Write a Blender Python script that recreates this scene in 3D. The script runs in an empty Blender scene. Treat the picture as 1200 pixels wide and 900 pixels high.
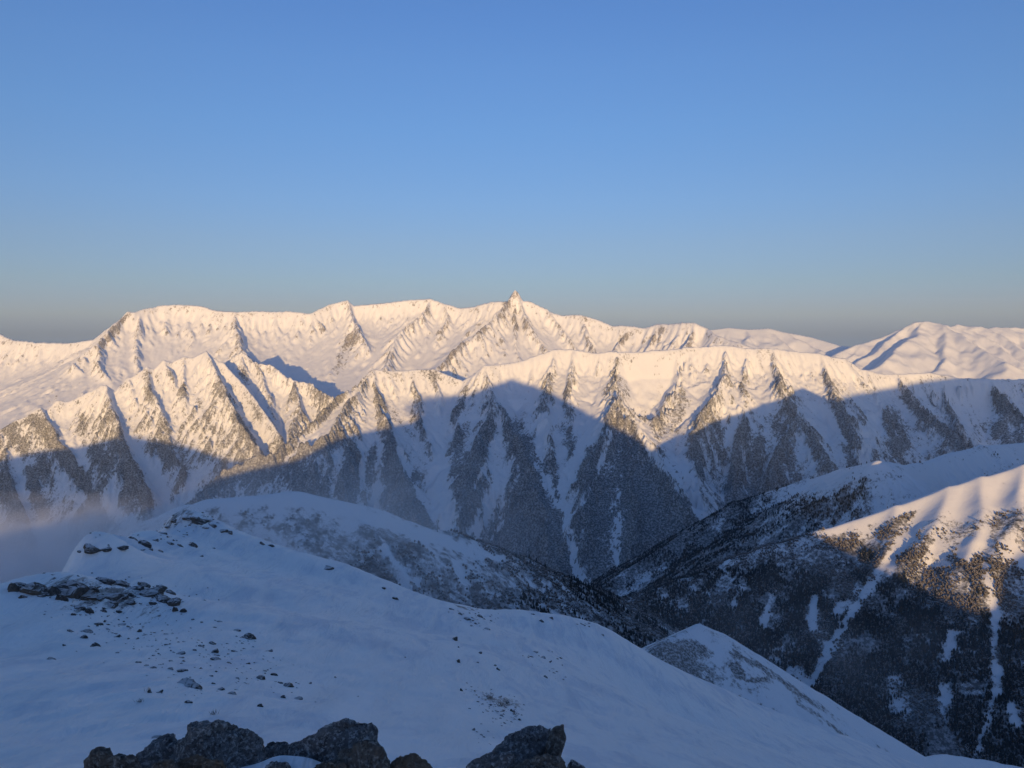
import bpy, math, random
import numpy as np

random.seed(7)
RNG = np.random.default_rng(11)
scene = bpy.context.scene
COL = scene.collection

# ------------------------------------------------------------------ camera
FPX, CX, CY, EYE_ROW = 901.0, 600.0, 450.0, 392.0
PITCH = math.atan((CY - EYE_ROW) / FPX)
cam_data = bpy.data.cameras.new("camera")
cam_data.sensor_width = 36.0
cam_data.lens = 36.0 * FPX / 1200.0
cam_data.clip_start = 0.05
cam_data.clip_end = 200000.0
cam = bpy.data.objects.new("camera", cam_data)
cam.rotation_euler = (math.pi / 2 - PITCH, 0, 0)
COL.objects.link(cam)
scene.camera = cam

# ------------------------------------------------------------------ light
SUN_ELEV = math.radians(3.3)
world = bpy.data.worlds.new("World")
scene.world = world
world.use_nodes = True
wn = world.node_tree
wn.nodes.clear()
sky = wn.nodes.new("ShaderNodeTexSky")
sky.sky_type = 'NISHITA'
sky.sun_disc = False
sky.sun_elevation = SUN_ELEV
sky.sun_rotation = math.pi          # the sun stands behind the camera
sky.altitude = 2850
sky.air_density = 0.7
sky.dust_density = 3.0
sky.ozone_density = 1.5
# the pale grey-mauve belt of the twilight horizon and the camera's cool white balance, by height above the horizon all round
geo = wn.nodes.new("ShaderNodeTexCoord")
sep = wn.nodes.new("ShaderNodeSeparateXYZ")
wn.links.new(geo.outputs["Generated"], sep.inputs[0])
mr = wn.nodes.new("ShaderNodeMapRange")
mr.inputs["From Min"].default_value = -0.1; mr.inputs["From Max"].default_value = 0.4
wn.links.new(sep.outputs["Z"], mr.inputs["Value"])
belt = wn.nodes.new("ShaderNodeValToRGB")
BELT = [(-0.09, (1.058, 1.121, 1.86)), (-0.028, (0.601, 0.636, 1.171)), (-0.007, (0.534, 0.565, 1.037)), (0.0032, (0.545, 0.544, 0.918)), (0.0136, (0.643, 0.568, 0.816)),
        (0.0239, (0.781, 0.634, 0.762)), (0.0342, (0.838, 0.664, 0.76)), (0.065, (0.95, 0.785, 0.79)), (0.1156, (1.10, 0.95, 0.965)),
        (0.165, (1.15, 1.11, 1.19)), (0.25, (1.19, 1.31, 1.49)), (0.32, (1.24, 1.41, 1.68)), (0.377, (1.21, 1.43, 1.80))]
els = belt.color_ramp.elements
while len(els) < len(BELT):
    els.new(0.5)
for e, (z, c) in zip(els, BELT):
    e.position = (z + 0.1) / 0.5
    e.color = (c[0] / 1.866, c[1] / 1.866, c[2] / 1.866, 1)
wn.links.new(mr.outputs[0], belt.inputs[0])
mul = wn.nodes.new("ShaderNodeMix"); mul.data_type = 'RGBA'; mul.blend_type = 'MULTIPLY'
mul.inputs[0].default_value = 1.0
wn.links.new(sky.outputs[0], mul.inputs[6]); wn.links.new(belt.outputs[0], mul.inputs[7])
bg = wn.nodes.new("ShaderNodeBackground")
bg.inputs["Strength"].default_value = 0.15
wo = wn.nodes.new("ShaderNodeOutputWorld")
wn.links.new(mul.outputs[2], bg.inputs[0])
wn.links.new(bg.outputs[0], wo.inputs[0])

sun_data = bpy.data.lights.new("sun", 'SUN')
sun_data.energy = 2.3
sun_data.color = (1.0, 0.64, 0.25)
sun_data.angle = math.radians(0.5)
sun = bpy.data.objects.new("sun", sun_data)
sun.rotation_euler = (math.pi / 2 - SUN_ELEV, 0, 0)   # shines along +Y, slightly down
COL.objects.link(sun)

scene.view_settings.view_transform = 'Standard'
scene.view_settings.look = 'None'
scene.view_settings.exposure = 0.97
scene.view_settings.gamma = 1.0
scene.render.engine = 'CYCLES'
scene.cycles.use_denoising = True
scene.cycles.max_bounces = 6
scene.cycles.diffuse_bounces = 3
scene.cycles.volume_bounces = 5

# ------------------------------------------------------------------ helpers
SP, CP = math.sin(PITCH), math.cos(PITCH)

def P(px, py, D):
    """point seen at photograph pixel (px, py) at forward distance D"""
    u, v = (px - CX) / FPX, (CY - py) / FPX
    d = np.array([u, CP + v * SP, -SP + v * CP])
    return d * (D / d[1])

def ridge(pts):
    """crest line from (px, py, D) triples"""
    return np.array([P(*p) for p in pts])

def spur(start, pix, g=0.55):
    """rib falling from a crest point through the listed pixels at gradient g towards the viewer"""
    out = [P(*start)]
    D = start[2]
    gs = g if isinstance(g, (list, tuple)) else [g] * len(pix)
    for (px, py), g in zip(pix, gs):
        lo, hi = D * 0.35, D
        for _ in range(40):
            mid = 0.5 * (lo + hi)
            q = P(px, py, mid)
            hd = math.hypot(q[0] - out[-1][0], q[1] - out[-1][1]) + 1e-6
            if (out[-1][2] - q[2]) / hd > g:
                hi = mid
            else:
                lo = mid
        D = 0.5 * (lo + hi)
        out.append(P(px, py, D))
    return np.array(out)

_perm = np.random.default_rng(5).permutation(4096).astype(np.int64)
_ang = np.random.default_rng(6).random(4096) * 2 * np.pi
_gx, _gy = np.cos(_ang), np.sin(_ang)

def perlin(x, y, seed=0):
    xi = np.floor(x).astype(np.int64); yi = np.floor(y).astype(np.int64)
    xf = x - xi; yf = y - yi
    u = xf * xf * xf * (xf * (xf * 6 - 15) + 10)
    v = yf * yf * yf * (yf * (yf * 6 - 15) + 10)
    def g(ix, iy, fx, fy):
        h = _perm[(_perm[(ix + seed * 131) & 4095] + iy) & 4095]
        return _gx[h] * fx + _gy[h] * fy
    a = g(xi, yi, xf, yf); b = g(xi + 1, yi, xf - 1, yf)
    c = g(xi, yi + 1, xf, yf - 1); d = g(xi + 1, yi + 1, xf - 1, yf - 1)
    return ((a + u * (b - a)) + v * ((c + u * (d - c)) - (a + u * (b - a)))) * 1.5

def fbm(x, y, oct=4, seed=0, gain=0.5):
    s = 0; a = 1.0; f = 1.0
    for i in range(oct):
        s = s + a * perlin(x * f, y * f, seed + i * 7)
        a *= gain; f *= 2.03
    return s

def ridged(x, y, oct=3, seed=0):
    s = 0; a = 1.0; f = 1.0
    for i in range(oct):
        s = s + a * (1 - np.abs(perlin(x * f, y * f, seed + i * 5)) * 1.6)
        a *= 0.5; f *= 2.1
    return s / 1.75

def box_blur(H, r):
    r = max(1, int(r))
    for ax in (0, 1):
        p = [(0, 0), (0, 0)]; p[ax] = (r + 1, r)
        c = np.cumsum(np.pad(H, p, mode='edge'), axis=ax)
        n = 2 * r + 1
        if ax == 0:
            H = (c[n:, :] - c[:-n, :]) / n
        else:
            H = (c[:, n:] - c[:, :-n]) / n
    return H

def smooth_blur(H, r):
    return box_blur(box_blur(H, r), r)

def smax(a, b, k):
    h = np.clip(0.5 + 0.5 * (a - b) / k, 0, 1)
    return b + (a - b) * h + k * h * (1 - h)

def erode(H, n, steps, rng, batches, ero=0.25, dep=0.25, inertia=0.15, cap=5.0):
    """rain drops run down the height grid H (in cells), cutting gullies; returns new H and the traffic map"""
    ny, nx = H.shape
    Hf = H.ravel().astype(np.float64).copy()
    flow = np.zeros_like(Hf)
    m = n // batches
    for b in range(batches):
        x = rng.random(m) * (nx - 2.01); y = rng.random(m) * (ny - 2.01)
        dx = np.zeros(m); dy = np.zeros(m); vel = np.ones(m); wat = np.ones(m); sed = np.zeros(m)
        for s in range(steps):
            ix = x.astype(np.int64); iy = y.astype(np.int64)
            fx = x - ix; fy = y - iy
            i0 = iy * nx + ix
            h00 = Hf[i0]; h10 = Hf[i0 + 1]; h01 = Hf[i0 + nx]; h11 = Hf[i0 + nx + 1]
            gx = (h10 - h00) * (1 - fy) + (h11 - h01) * fy
            gy = (h01 - h00) * (1 - fx) + (h11 - h10) * fx
            h = (h00 * (1 - fx) + h10 * fx) * (1 - fy) + (h01 * (1 - fx) + h11 * fx) * fy
            dx = dx * inertia - gx * (1 - inertia); dy = dy * inertia - gy * (1 - inertia)
            l = np.hypot(dx, dy) + 1e-9; dx /= l; dy /= l
            x2 = x + dx; y2 = y + dy
            ok = (x2 >= 0) & (x2 < nx - 1.01) & (y2 >= 0) & (y2 < ny - 1.01)
            if not ok.all():
                x, y, dx, dy, vel, wat, sed, x2, y2, h, i0, fx, fy = [q[ok] for q in (x, y, dx, dy, vel, wat, sed, x2, y2, h, i0, fx, fy)]
                if len(x) == 0:
                    break
            jx = x2.astype(np.int64); jy = y2.astype(np.int64)
            ax = x2 - jx; ay = y2 - jy
            j0 = jy * nx + jx
            hn = (Hf[j0] * (1 - ax) + Hf[j0 + 1] * ax) * (1 - ay) + (Hf[j0 + nx] * (1 - ax) + Hf[j0 + nx + 1] * ax) * ay
            dh = hn - h
            c = np.maximum(-dh, 0.01) * vel * wat * cap
            up = dh > 0
            q = np.where(up, -np.minimum(dh, sed), np.where(sed > c, -(sed - c) * dep, np.minimum((c - sed) * ero, np.maximum(-dh, 0))))
            sed = sed + q
            np.add.at(Hf, i0, -q * (1 - fx) * (1 - fy)); np.add.at(Hf, i0 + 1, -q * fx * (1 - fy))
            np.add.at(Hf, i0 + nx, -q * (1 - fx) * fy); np.add.at(Hf, i0 + nx + 1, -q * fx * fy)
            np.add.at(flow, i0, wat)
            vel = np.sqrt(np.clip(vel * vel - dh * 1.2, 0.05, 9)); wat = wat * 0.985
            x, y = x2, y2
    return Hf.reshape(ny, nx), flow.reshape(ny, nx)

def grid_mesh(name, X, Y, Z, mat, attrs=None, keep=None, label=None, kind='structure'):
    """a height sheet from 2-D arrays, linked as one object; keep = boolean array of the vertices used"""
    ny, nx = X.shape
    idx = np.arange(ny * nx).reshape(ny, nx)
    q = np.stack([idx[:-1, :-1], idx[:-1, 1:], idx[1:, 1:], idx[1:, :-1]], -1).reshape(-1, 4)
    co = np.stack([X, Y, Z], -1).reshape(-1, 3)
    at = {k: v.ravel() for k, v in (attrs or {}).items()}
    if keep is not None:
        kf = keep.ravel()[q].any(1)
        q = q[kf]
        used = np.zeros(ny * nx, bool); used[q.ravel()] = True
        remap = np.cumsum(used) - 1
        co = co[used]; q = remap[q]
        at = {k: v[used] for k, v in at.items()}
    me = bpy.data.meshes.new(name)
    me.vertices.add(len(co)); me.vertices.foreach_set("co", co.astype(np.float32).ravel())
    me.loops.add(len(q) * 4); me.loops.foreach_set("vertex_index", q.astype(np.int32).ravel())
    me.polygons.add(len(q))
    me.polygons.foreach_set("loop_start", np.arange(0, len(q) * 4, 4, dtype=np.int32))
    me.polygons.foreach_set("use_smooth", np.ones(len(q), bool))
    for k, v in at.items():
        a = me.attributes.new(k, 'FLOAT', 'POINT'); a.data.foreach_set("value", v.astype(np.float32))
    me.update(); me.validate()
    me.materials.append(mat)
    o = bpy.data.objects.new(name, me)
    COL.objects.link(o)
    if kind: o["kind"] = kind
    if label: o["label"] = label
    return o

# ------------------------------------------------------------------ materials
def nodes_of(name):
    m = bpy.data.materials.new(name); m.use_nodes = True
    nt = m.node_tree; nt.nodes.clear()
    out = nt.nodes.new("ShaderNodeOutputMaterial")
    bs = nt.nodes.new("ShaderNodeBsdfPrincipled")
    nt.links.new(bs.outputs[0], out.inputs["Surface"])
    return m, nt, bs, out

def math_node(nt, op, a, b=None, c=None, clamp=False):
    n = nt.nodes.new("ShaderNodeMath"); n.operation = op; n.use_clamp = clamp
    for i, v in enumerate((a, b, c)):
        if v is None: continue
        if isinstance(v, (int, float)): n.inputs[i].default_value = v
        else: nt.links.new(v, n.inputs[i])
    return n.outputs[0]

def noise_node(nt, vec, scale, detail=4, rough=0.55, dist=0.0):
    n = nt.nodes.new("ShaderNodeTexNoise")
    n.inputs["Scale"].default_value = scale; n.inputs["Detail"].default_value = detail
    n.inputs["Roughness"].default_value = rough; n.inputs["Distortion"].default_value = dist
    nt.links.new(vec, n.inputs["Vector"])
    return n.outputs["Fac"]

def ramp(nt, fac, stops):
    r = nt.nodes.new("ShaderNodeValToRGB")
    el = r.color_ramp.elements
    while len(el) < len(stops): el.new(0.5)
    for e, (p, c) in zip(el, stops):
        e.position = p; e.color = (*c, 1) if len(c) == 3 else c
    nt.links.new(fac, r.inputs[0])
    return r.outputs[0]

def mixc(nt, fac, a, b):
    n = nt.nodes.new("ShaderNodeMix"); n.data_type = 'RGBA'
    if isinstance(fac, (int, float)): n.inputs[0].default_value = fac
    else: nt.links.new(fac, n.inputs[0])
    for i, v in ((6, a), (7, b)):
        if isinstance(v, tuple): n.inputs[i].default_value = (*v, 1)
        else: nt.links.new(v, n.inputs[i])
    return n.outputs[2]

def attr(nt, name):
    n = nt.nodes.new("ShaderNodeAttribute"); n.attribute_name = name
    return n.outputs["Fac"]

def coords(nt, scale=(1, 1, 1)):
    t = nt.nodes.new("ShaderNodeTexCoord")
    if scale == (1, 1, 1): return t.outputs["Object"]
    mp = nt.nodes.new("ShaderNodeMapping"); mp.inputs["Scale"].default_value = scale
    nt.links.new(t.outputs["Object"], mp.inputs["Vector"])
    return mp.outputs[0]

SNOW = (0.86, 0.87, 0.90)

def mountain_material(name, grain=14.0, patch=60.0, bump=4.0, dark=(0.05, 0.052, 0.056), brown=(0.10, 0.085, 0.072), amp=(2.6, 1.0), most=0.9, zs=0.4, fine=7.0, speckle=0.68):
    """snow with the dark cover (dwarf pine, forest, rock) that the 'cover' attribute lays on the ribs"""
    m, nt, bs, out = nodes_of(name)
    v = coords(nt)
    vs = coords(nt, (1, 1, zs))
    n1 = noise_node(nt, vs, 1.0 / grain, 6, 0.75)
    n2 = noise_node(nt, vs, 1.0 / patch, 4, 0.6)
    cov = attr(nt, "cover")
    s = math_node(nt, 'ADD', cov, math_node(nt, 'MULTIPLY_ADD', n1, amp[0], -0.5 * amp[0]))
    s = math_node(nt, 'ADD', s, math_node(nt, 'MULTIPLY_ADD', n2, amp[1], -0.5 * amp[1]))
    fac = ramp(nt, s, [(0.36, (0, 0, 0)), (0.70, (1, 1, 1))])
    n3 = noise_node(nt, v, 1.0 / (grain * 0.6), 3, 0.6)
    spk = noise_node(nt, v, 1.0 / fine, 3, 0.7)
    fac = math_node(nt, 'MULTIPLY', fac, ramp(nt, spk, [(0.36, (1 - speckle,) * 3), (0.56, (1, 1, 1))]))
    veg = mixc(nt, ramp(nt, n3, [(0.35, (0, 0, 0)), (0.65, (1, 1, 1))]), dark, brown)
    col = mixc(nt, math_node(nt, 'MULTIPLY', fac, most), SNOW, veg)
    nt.links.new(col, bs.inputs["Base Color"])
    bs.inputs["Roughness"].default_value = 0.75
    bs.inputs["Specular IOR Level"].default_value = 0.1
    n4 = noise_node(nt, vs, 1.0 / (grain * 1.6), 7, 0.7)
    hgt = math_node(nt, 'ADD', math_node(nt, 'MULTIPLY', n4, 0.5), math_node(nt, 'MULTIPLY', math_node(nt, 'MULTIPLY', fac, n3), 1.0))
    b = nt.nodes.new("ShaderNodeBump"); b.inputs["Strength"].default_value = 0.5; b.inputs["Distance"].default_value = bump
    nt.links.new(hgt, b.inputs["Height"]); nt.links.new(b.outputs[0], bs.inputs["Normal"])
    return m

# ------------------------------------------------------------------ mountain builder
def tent(X, Y, lines, fall, k, round_r=0.0, flute=(0, 60), seed=0, concave=0.0):
    """height of a body of crest lines and ribs: each falls away to both sides; flutes run down the fall line"""
    Z = np.full(X.shape, -1e5); crest = None
    for li, L in enumerate(lines):
        opt = {}
        if isinstance(L, tuple): L, opt = L
        f = opt.get('fall', fall); rr = opt.get('round', round_r)
        best = np.full(X.shape, -1e9)
        dist = np.full(X.shape, 1e9); sc = np.zeros(X.shape)
        s0 = 0.0
        for a, b in zip(L[:-1], L[1:]):
            ex, ey = b[0] - a[0], b[1] - a[1]
            l2 = ex * ex + ey * ey + 1e-9
            t = np.clip(((X - a[0]) * ex + (Y - a[1]) * ey) / l2, 0, 1)
            d = np.hypot(X - a[0] - t * ex, Y - a[1] - t * ey)
            de = np.sqrt(d * d + rr * rr) - rr if rr > 0 else d
            if concave: de = concave * np.log1p(de / concave)
            h = a[2] + t * (b[2] - a[2]) - f * de
            best = np.maximum(best, h)
            w = d < dist
            dist = np.where(w, d, dist); sc = np.where(w, s0 + t * math.sqrt(l2), sc)
            s0 += math.sqrt(l2)
        if li == 0: crest = dist.copy()
        amp, lam = flute
        amp = amp * np.clip(0.45 + 1.1 * perlin(X / (9 * lam), Y / (9 * lam), seed + 77), 0, 1) if amp > 0 else 0
        if flute[0] > 0:
            r = perlin(sc / lam + 17 * li, dist / (7 * lam), seed + li) * 0.7 + perlin(sc / lam * 2.3, dist / (4 * lam), seed + li + 50) * 0.4
            best = best + amp * np.minimum(dist / (2.0 * lam), 1.0) * np.exp(-dist / 700.0) * r
        Z = smax(Z, best, k)
    return Z, crest

FIELD = {}

def strokes(X, Y, Z, lines):
    """signed ground cover along mapped gullies (negative: open snow) and stands of wood, scrub or rock, plus some painted shade (positive)"""
    d = Y * CP - Z * SP
    px = CX + FPX * X / np.maximum(d, 1); py = CY - FPX * (Y * SP + Z * CP) / np.maximum(d, 1)
    wob = fbm(X / 28, Z / 28, 3, 400); wo2 = fbm(X / 9, Z / 9, 3, 401)
    out = np.zeros(X.shape)
    for amt, w, pts in lines:
        p = np.array(pts, float)
        r = w * 1.9 + 2
        m = (px > p[:, 0].min() - r) & (px < p[:, 0].max() + r) & (py > p[:, 1].min() - r) & (py < p[:, 1].max() + r) & (d > 1)
        if not m.any(): continue
        a, c = px[m], py[m]
        best = np.full(a.shape, 1e9)
        if len(p) == 1: p = np.vstack([p, p + 0.01])
        for s, e in zip(p[:-1], p[1:]):
            ex, ey = e - s
            t = np.clip(((a - s[0]) * ex + (c - s[1]) * ey) / (ex * ex + ey * ey + 1e-9), 0, 1)
            best = np.minimum(best, np.hypot(a - s[0] - t * ex, c - s[1] - t * ey))
        f = 1 - np.clip((best / w * (1 + 0.45 * wob[m]) + 0.45 * wo2[m] - 0.35) / 1.1, 0, 1)
        f = f * f * (3 - 2 * f) * amt
        o = out[m]
        out[m] = np.where(np.abs(f) > np.abs(o), f, np.where(f * o < 0, o + f, o)) if amt > 0 else np.where(o > 0, o + f, np.minimum(o, f))
    return out

def mountain(name, label, bbox, res, lines, mat, fall=0.8, k=15, round_r=0, flute=(14, 70), warp=(30, 260),
             rough=(10, 120), ero=(250000, 50, 30), cap=5.0, cover=None, seed=0, keep=None, soft=1, detail=1.0, crest_rough=0.25, rill=0.0, concave=0.0, crest_snow=0.3, marks=None):
    x0, x1, y0, y1 = bbox
    xs = np.arange(x0, x1, res); ys = np.arange(y0, y1, res)
    X, Y = np.meshgrid(xs, ys)
    wa, wl = warp
    n1 = fbm(X / wl, Y / wl, 3, seed + 1); n2 = fbm(X / wl, Y / wl, 3, seed + 2)
    c0 = tent(X, Y, lines[:1], fall, k)[1]
    wf = wa * np.clip(c0 / 250.0, 0.12, 1)
    WX = X + wf * n1; WY = Y + wf * n2
    Z, crest = tent(WX, WY, lines, fall, k, round_r, flute, seed, concave)
    ra, rl = rough
    rz = ra * (ridged(X / rl, Y / rl, 4, seed + 3) - 0.55) * np.clip(c0 / 200.0, crest_rough, 1)
    Z += rz
    if rill: Z += rill * (ridged(X / 42 + 0.4 * n1, Y / 42 + 0.4 * n2, 3, seed + 61) - 0.6) * np.clip(c0 / 120.0, crest_rough, 1) * np.clip(0.6 + fbm(X / 300, Y / 300, 2, seed + 62), 0.15, 1.3)
    n, steps, batches = ero
    flow = np.zeros_like(Z)
    if n:
        H2, flow = erode(Z / res, n, steps, np.random.default_rng(seed + 99), batches, cap=cap)
        dH = (H2 - Z / res) * res
        if soft: dH = 0.5 * dH + 0.5 * box_blur(dH, soft)
        Z = Z + np.clip(dH * detail, -60, 6) * np.clip(c0 / 90.0, 0.12, 1)
    gy, gx = np.gradient(Z, res)
    slope = np.hypot(gx, gy)
    conv = (Z - smooth_blur(Z, 40 / res)) / 9.0
    gully = np.clip(np.log1p(box_blur(flow, 1)) / 4.5 - 0.35, 0, 1)
    nz = fbm(X / 170, Y / 170, 4, seed + 8)
    cov = cover(X, Y, Z, slope, np.tanh(conv), gully, nz, gx)
    cov = cov - crest_snow * np.exp(-c0 / 45.0)
    if marks: cov = cov + strokes(X, Y, Z, marks)
    K = keep(X, Y, Z) if keep else None
    o = grid_mesh(name, X, Y, Z, mat, {"cover": np.clip(cov, -1, 2)}, K, label)
    FIELD[name] = (X, Y, Z, cov, slope, res)
    return o

def lerp(z, a, b):
    return np.clip((z - a) / (b - a), 0, 1)
# ------------------------------------------------------------------ far range and main ridges
M_HIGH = mountain_material("snow_rock", 22, 90, 4, (0.09, 0.08, 0.07), (0.17, 0.13, 0.10))
M_MID = mountain_material("snow_forest", 11, 55, 5, speckle=0.55)
M_NEAR = mountain_material("snow_wood", 8, 40, 2.5, (0.028, 0.031, 0.036), (0.06, 0.054, 0.048), speckle=0.5)

def cov_high(X, Y, Z, s, c, g, n, gx):
    return -0.10 + 0.34 * np.clip(c, 0, 1) + 0.32 * np.clip(s - 0.85, -0.3, 1) - 0.4 * g + 0.12 * n

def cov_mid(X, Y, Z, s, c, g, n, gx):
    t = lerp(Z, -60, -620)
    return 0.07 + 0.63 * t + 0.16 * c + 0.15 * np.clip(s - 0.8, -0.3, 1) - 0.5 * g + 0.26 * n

# the back massif with the spire
MARK_BACK = [(0.3, 4, [(604, 341), (603, 350)]), (0.35, 8, [(598, 356), (606, 380)]), (0.7, 8, [(409, 398), (404, 415), (397, 435)]), (0.45, 5, [(137, 384), (120, 405)]), (0.5, 3, [(151, 366), (143, 377)]), (0.45, 3, [(512, 388), (506, 392)]), (0.4, 3, [(568, 352)]),
             (0.45, 4, [(728, 398), (738, 394)]), (0.4, 4, [(752, 402), (765, 394)]), (0.35, 4, [(562, 384), (538, 404), (518, 428)]), (0.4, 4, [(770, 400), (775, 386)]), (0.35, 3, [(812, 392), (806, 408)]), (0.35, 3, [(688, 376), (696, 384)]),
             (0.35, 5, [(585, 400), (600, 425)]), (0.35, 4, [(640, 395), (655, 415)]), (0.3, 4, [(455, 398), (450, 420)]), (0.35, 4, [(80, 450), (50, 480)]), (0.3, 5, [(100, 436), (110, 448)]), (-0.4, 12, [(470, 405), (480, 425)]), (-0.4, 10, [(430, 375), (445, 400)])]
MARK_MID = [
    (-0.75, 8, [(515, 462), (512, 500), (512, 540)]), (-0.8, 13, [(513, 545), (518, 570), (522, 600), (526, 628)]), (-0.7, 4, [(465, 505), (472, 540), (480, 562), (500, 592), (515, 622)]), (-0.7, 4, [(422, 520), (424, 560), (421, 592)]), (-0.7, 5, [(449, 525), (446, 565), (437, 592)]),
    (-0.8, 8, [(640, 492), (633, 535), (628, 554), (650, 580), (661, 600), (668, 640), (676, 670), (691, 692)]), (-0.75, 7, [(702, 480), (697, 505), (682, 525), (668, 555), (655, 578)]), (-0.7, 4, [(715, 505), (702, 553), (690, 575), (681, 592)]),
    (-0.75, 5, [(729, 556), (725, 580), (724, 620), (724, 650), (726, 676)]), (-0.75, 7, [(750, 502), (768, 538), (792, 566), (815, 602)]), (-0.7, 6, [(588, 560), (575, 590), (560, 620), (547, 634)]), (-0.5, 3, [(563, 552), (550, 592)]), (-0.5, 3, [(590, 612), (570, 642)]),
    (-0.5, 3, [(752, 580), (762, 622)]), (-0.5, 3, [(778, 596), (789, 614)]), (-0.5, 3, [(775, 630), (772, 646)]), (-0.7, 7, [(1036, 455), (1022, 500), (1013, 542)]), (-0.6, 4, [(960, 474), (985, 510), (1010, 545)]), (-0.5, 3, [(946, 525), (956, 560)]), (-0.7, 10, [(805, 545), (815, 590), (830, 612)]),
    (-0.5, 4, [(1130, 490), (1142, 520)]), (-0.5, 5, [(868, 470), (850, 520)]), (-0.4, 12, [(600, 436), (640, 425)]), (-0.5, 6, [(690, 425), (672, 470)]), (-0.5, 10, [(760, 420), (752, 470)]), (-0.4, 8, [(880, 420), (890, 470)]), (-0.5, 8, [(1100, 452), (1180, 455)]), (-0.4, 8, [(940, 420), (1000, 440)]),
    (0.75, 18, [(475, 572), (470, 600)]), (0.7, 13, [(485, 595), (502, 617)]), (0.8, 16, [(626, 560), (625, 600)]), (0.8, 34, [(622, 605), (612, 640)]), (0.8, 24, [(640, 620), (655, 668)]), (0.7, 24, [(600, 640), (580, 662)]), (0.65, 12, [(604, 503), (620, 550)]), (0.55, 9, [(608, 512), (634, 540)]),
    (0.55, 10, [(723, 495), (735, 530)]), (0.75, 32, [(735, 545), (745, 572)]), (0.75, 17, [(706, 570), (700, 620)]), (0.75, 38, [(755, 592), (772, 632)]), (0.7, 20, [(700, 640), (706, 672)]), (0.7, 26, [(748, 640), (740, 670)]), (0.6, 14, [(800, 590), (810, 622)]),
    (0.55, 7, [(576, 500), (560, 540), (544, 582)]), (0.45, 6, [(546, 500), (530, 552)]), (0.5, 6, [(562, 568), (545, 612)]), (0.5, 6, [(720, 422), (706, 460), (698, 490), (690, 520), (680, 556)]), (0.4, 3, [(440, 466), (462, 490), (484, 512)]), (0.4, 3, [(436, 452), (450, 470), (470, 495)]),
    (0.55, 10, [(415, 530), (410, 582)]), (0.5, 6, [(436, 530), (430, 582)]), (0.5, 8, [(456, 520), (452, 560)]), (0.45, 8, [(660, 500), (673, 532)]), (0.45, 5, [(650, 562), (658, 602)]), (0.45, 5, [(505, 440), (512, 470)]), (0.4, 5, [(530, 470), (545, 455)]),
    (0.5, 10, [(890, 520), (880, 582)]), (0.55, 8, [(906, 490), (925, 540), (936, 572)]), (0.5, 7, [(986, 480), (1000, 562)]), (0.5, 12, [(1046, 490), (1056, 522)]), (0.55, 5, [(1060, 468), (1100, 500), (1136, 526)]), (0.55, 8, [(1166, 460), (1192, 492)]), (0.5, 10, [(862, 560), (850, 602)]),
    (0.55, 14, [(905, 575), (925, 592)]), (0.5, 9, [(1060, 548), (1082, 560)]), (0.45, 9, [(1160, 500), (1190, 515)]), (0.45, 8, [(840, 500), (850, 540)]), (0.4, 7, [(800, 470), (790, 500)]), (0.35, 8, [(870, 440), (866, 470)]), (0.35, 6, [(905, 430), (915, 455)]), (0.35, 6, [(965, 440), (975, 460)]),
    (0.5, 9, [(260, 560), (290, 550)]), (0.45, 9, [(300, 560), (340, 545)]), (0.5, 14, [(350, 560), (370, 580)]), (0.5, 10, [(215, 590), (250, 570)]), (0.35, 6, [(310, 535), (380, 520), (410, 505)]), (0.4, 4, [(395, 470), (360, 497), (330, 520)]), (0.35, 4, [(420, 446), (400, 462)])]
MARK_MID = [(a * 0.5 if a > 0 and min(q[1] for q in p) < 450 else a, w, p) for a, w, p in MARK_MID]
MARK_LEFT = [(0.6, 8, [(12, 503), (26, 522)]), (0.7, 7, [(38, 492), (65, 520), (90, 555), (114, 590), (121, 610)]), (0.6, 13, [(108, 602), (112, 612)]), (0.6, 8, [(4, 570), (20, 602)]), (0.6, 8, [(34, 555), (50, 602)]), (0.5, 8, [(48, 538), (58, 562)]), (0.5, 9, [(114, 530), (126, 548)]),  # first stroke is a patch of local shade painted as dark cover
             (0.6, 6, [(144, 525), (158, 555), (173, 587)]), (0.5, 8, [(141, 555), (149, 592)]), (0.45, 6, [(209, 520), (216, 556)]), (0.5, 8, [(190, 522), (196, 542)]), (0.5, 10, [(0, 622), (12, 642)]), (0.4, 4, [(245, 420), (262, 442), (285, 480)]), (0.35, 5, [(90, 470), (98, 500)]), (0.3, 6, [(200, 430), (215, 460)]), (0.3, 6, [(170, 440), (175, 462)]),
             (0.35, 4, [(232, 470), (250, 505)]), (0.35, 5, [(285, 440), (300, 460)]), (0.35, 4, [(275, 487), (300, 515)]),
             (-0.7, 9, [(135, 562), (126, 590), (150, 612)]), (-0.7, 9, [(178, 545), (190, 600)]), (-0.6, 6, [(150, 515), (166, 545)]), (-0.7, 11, [(240, 555), (220, 578), (200, 600)]), (-0.6, 9, [(92, 582), (70, 560)]), (-0.5, 6, [(85, 515), (100, 545)]), (-0.5, 6, [(20, 540), (32, 580)])]
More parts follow.
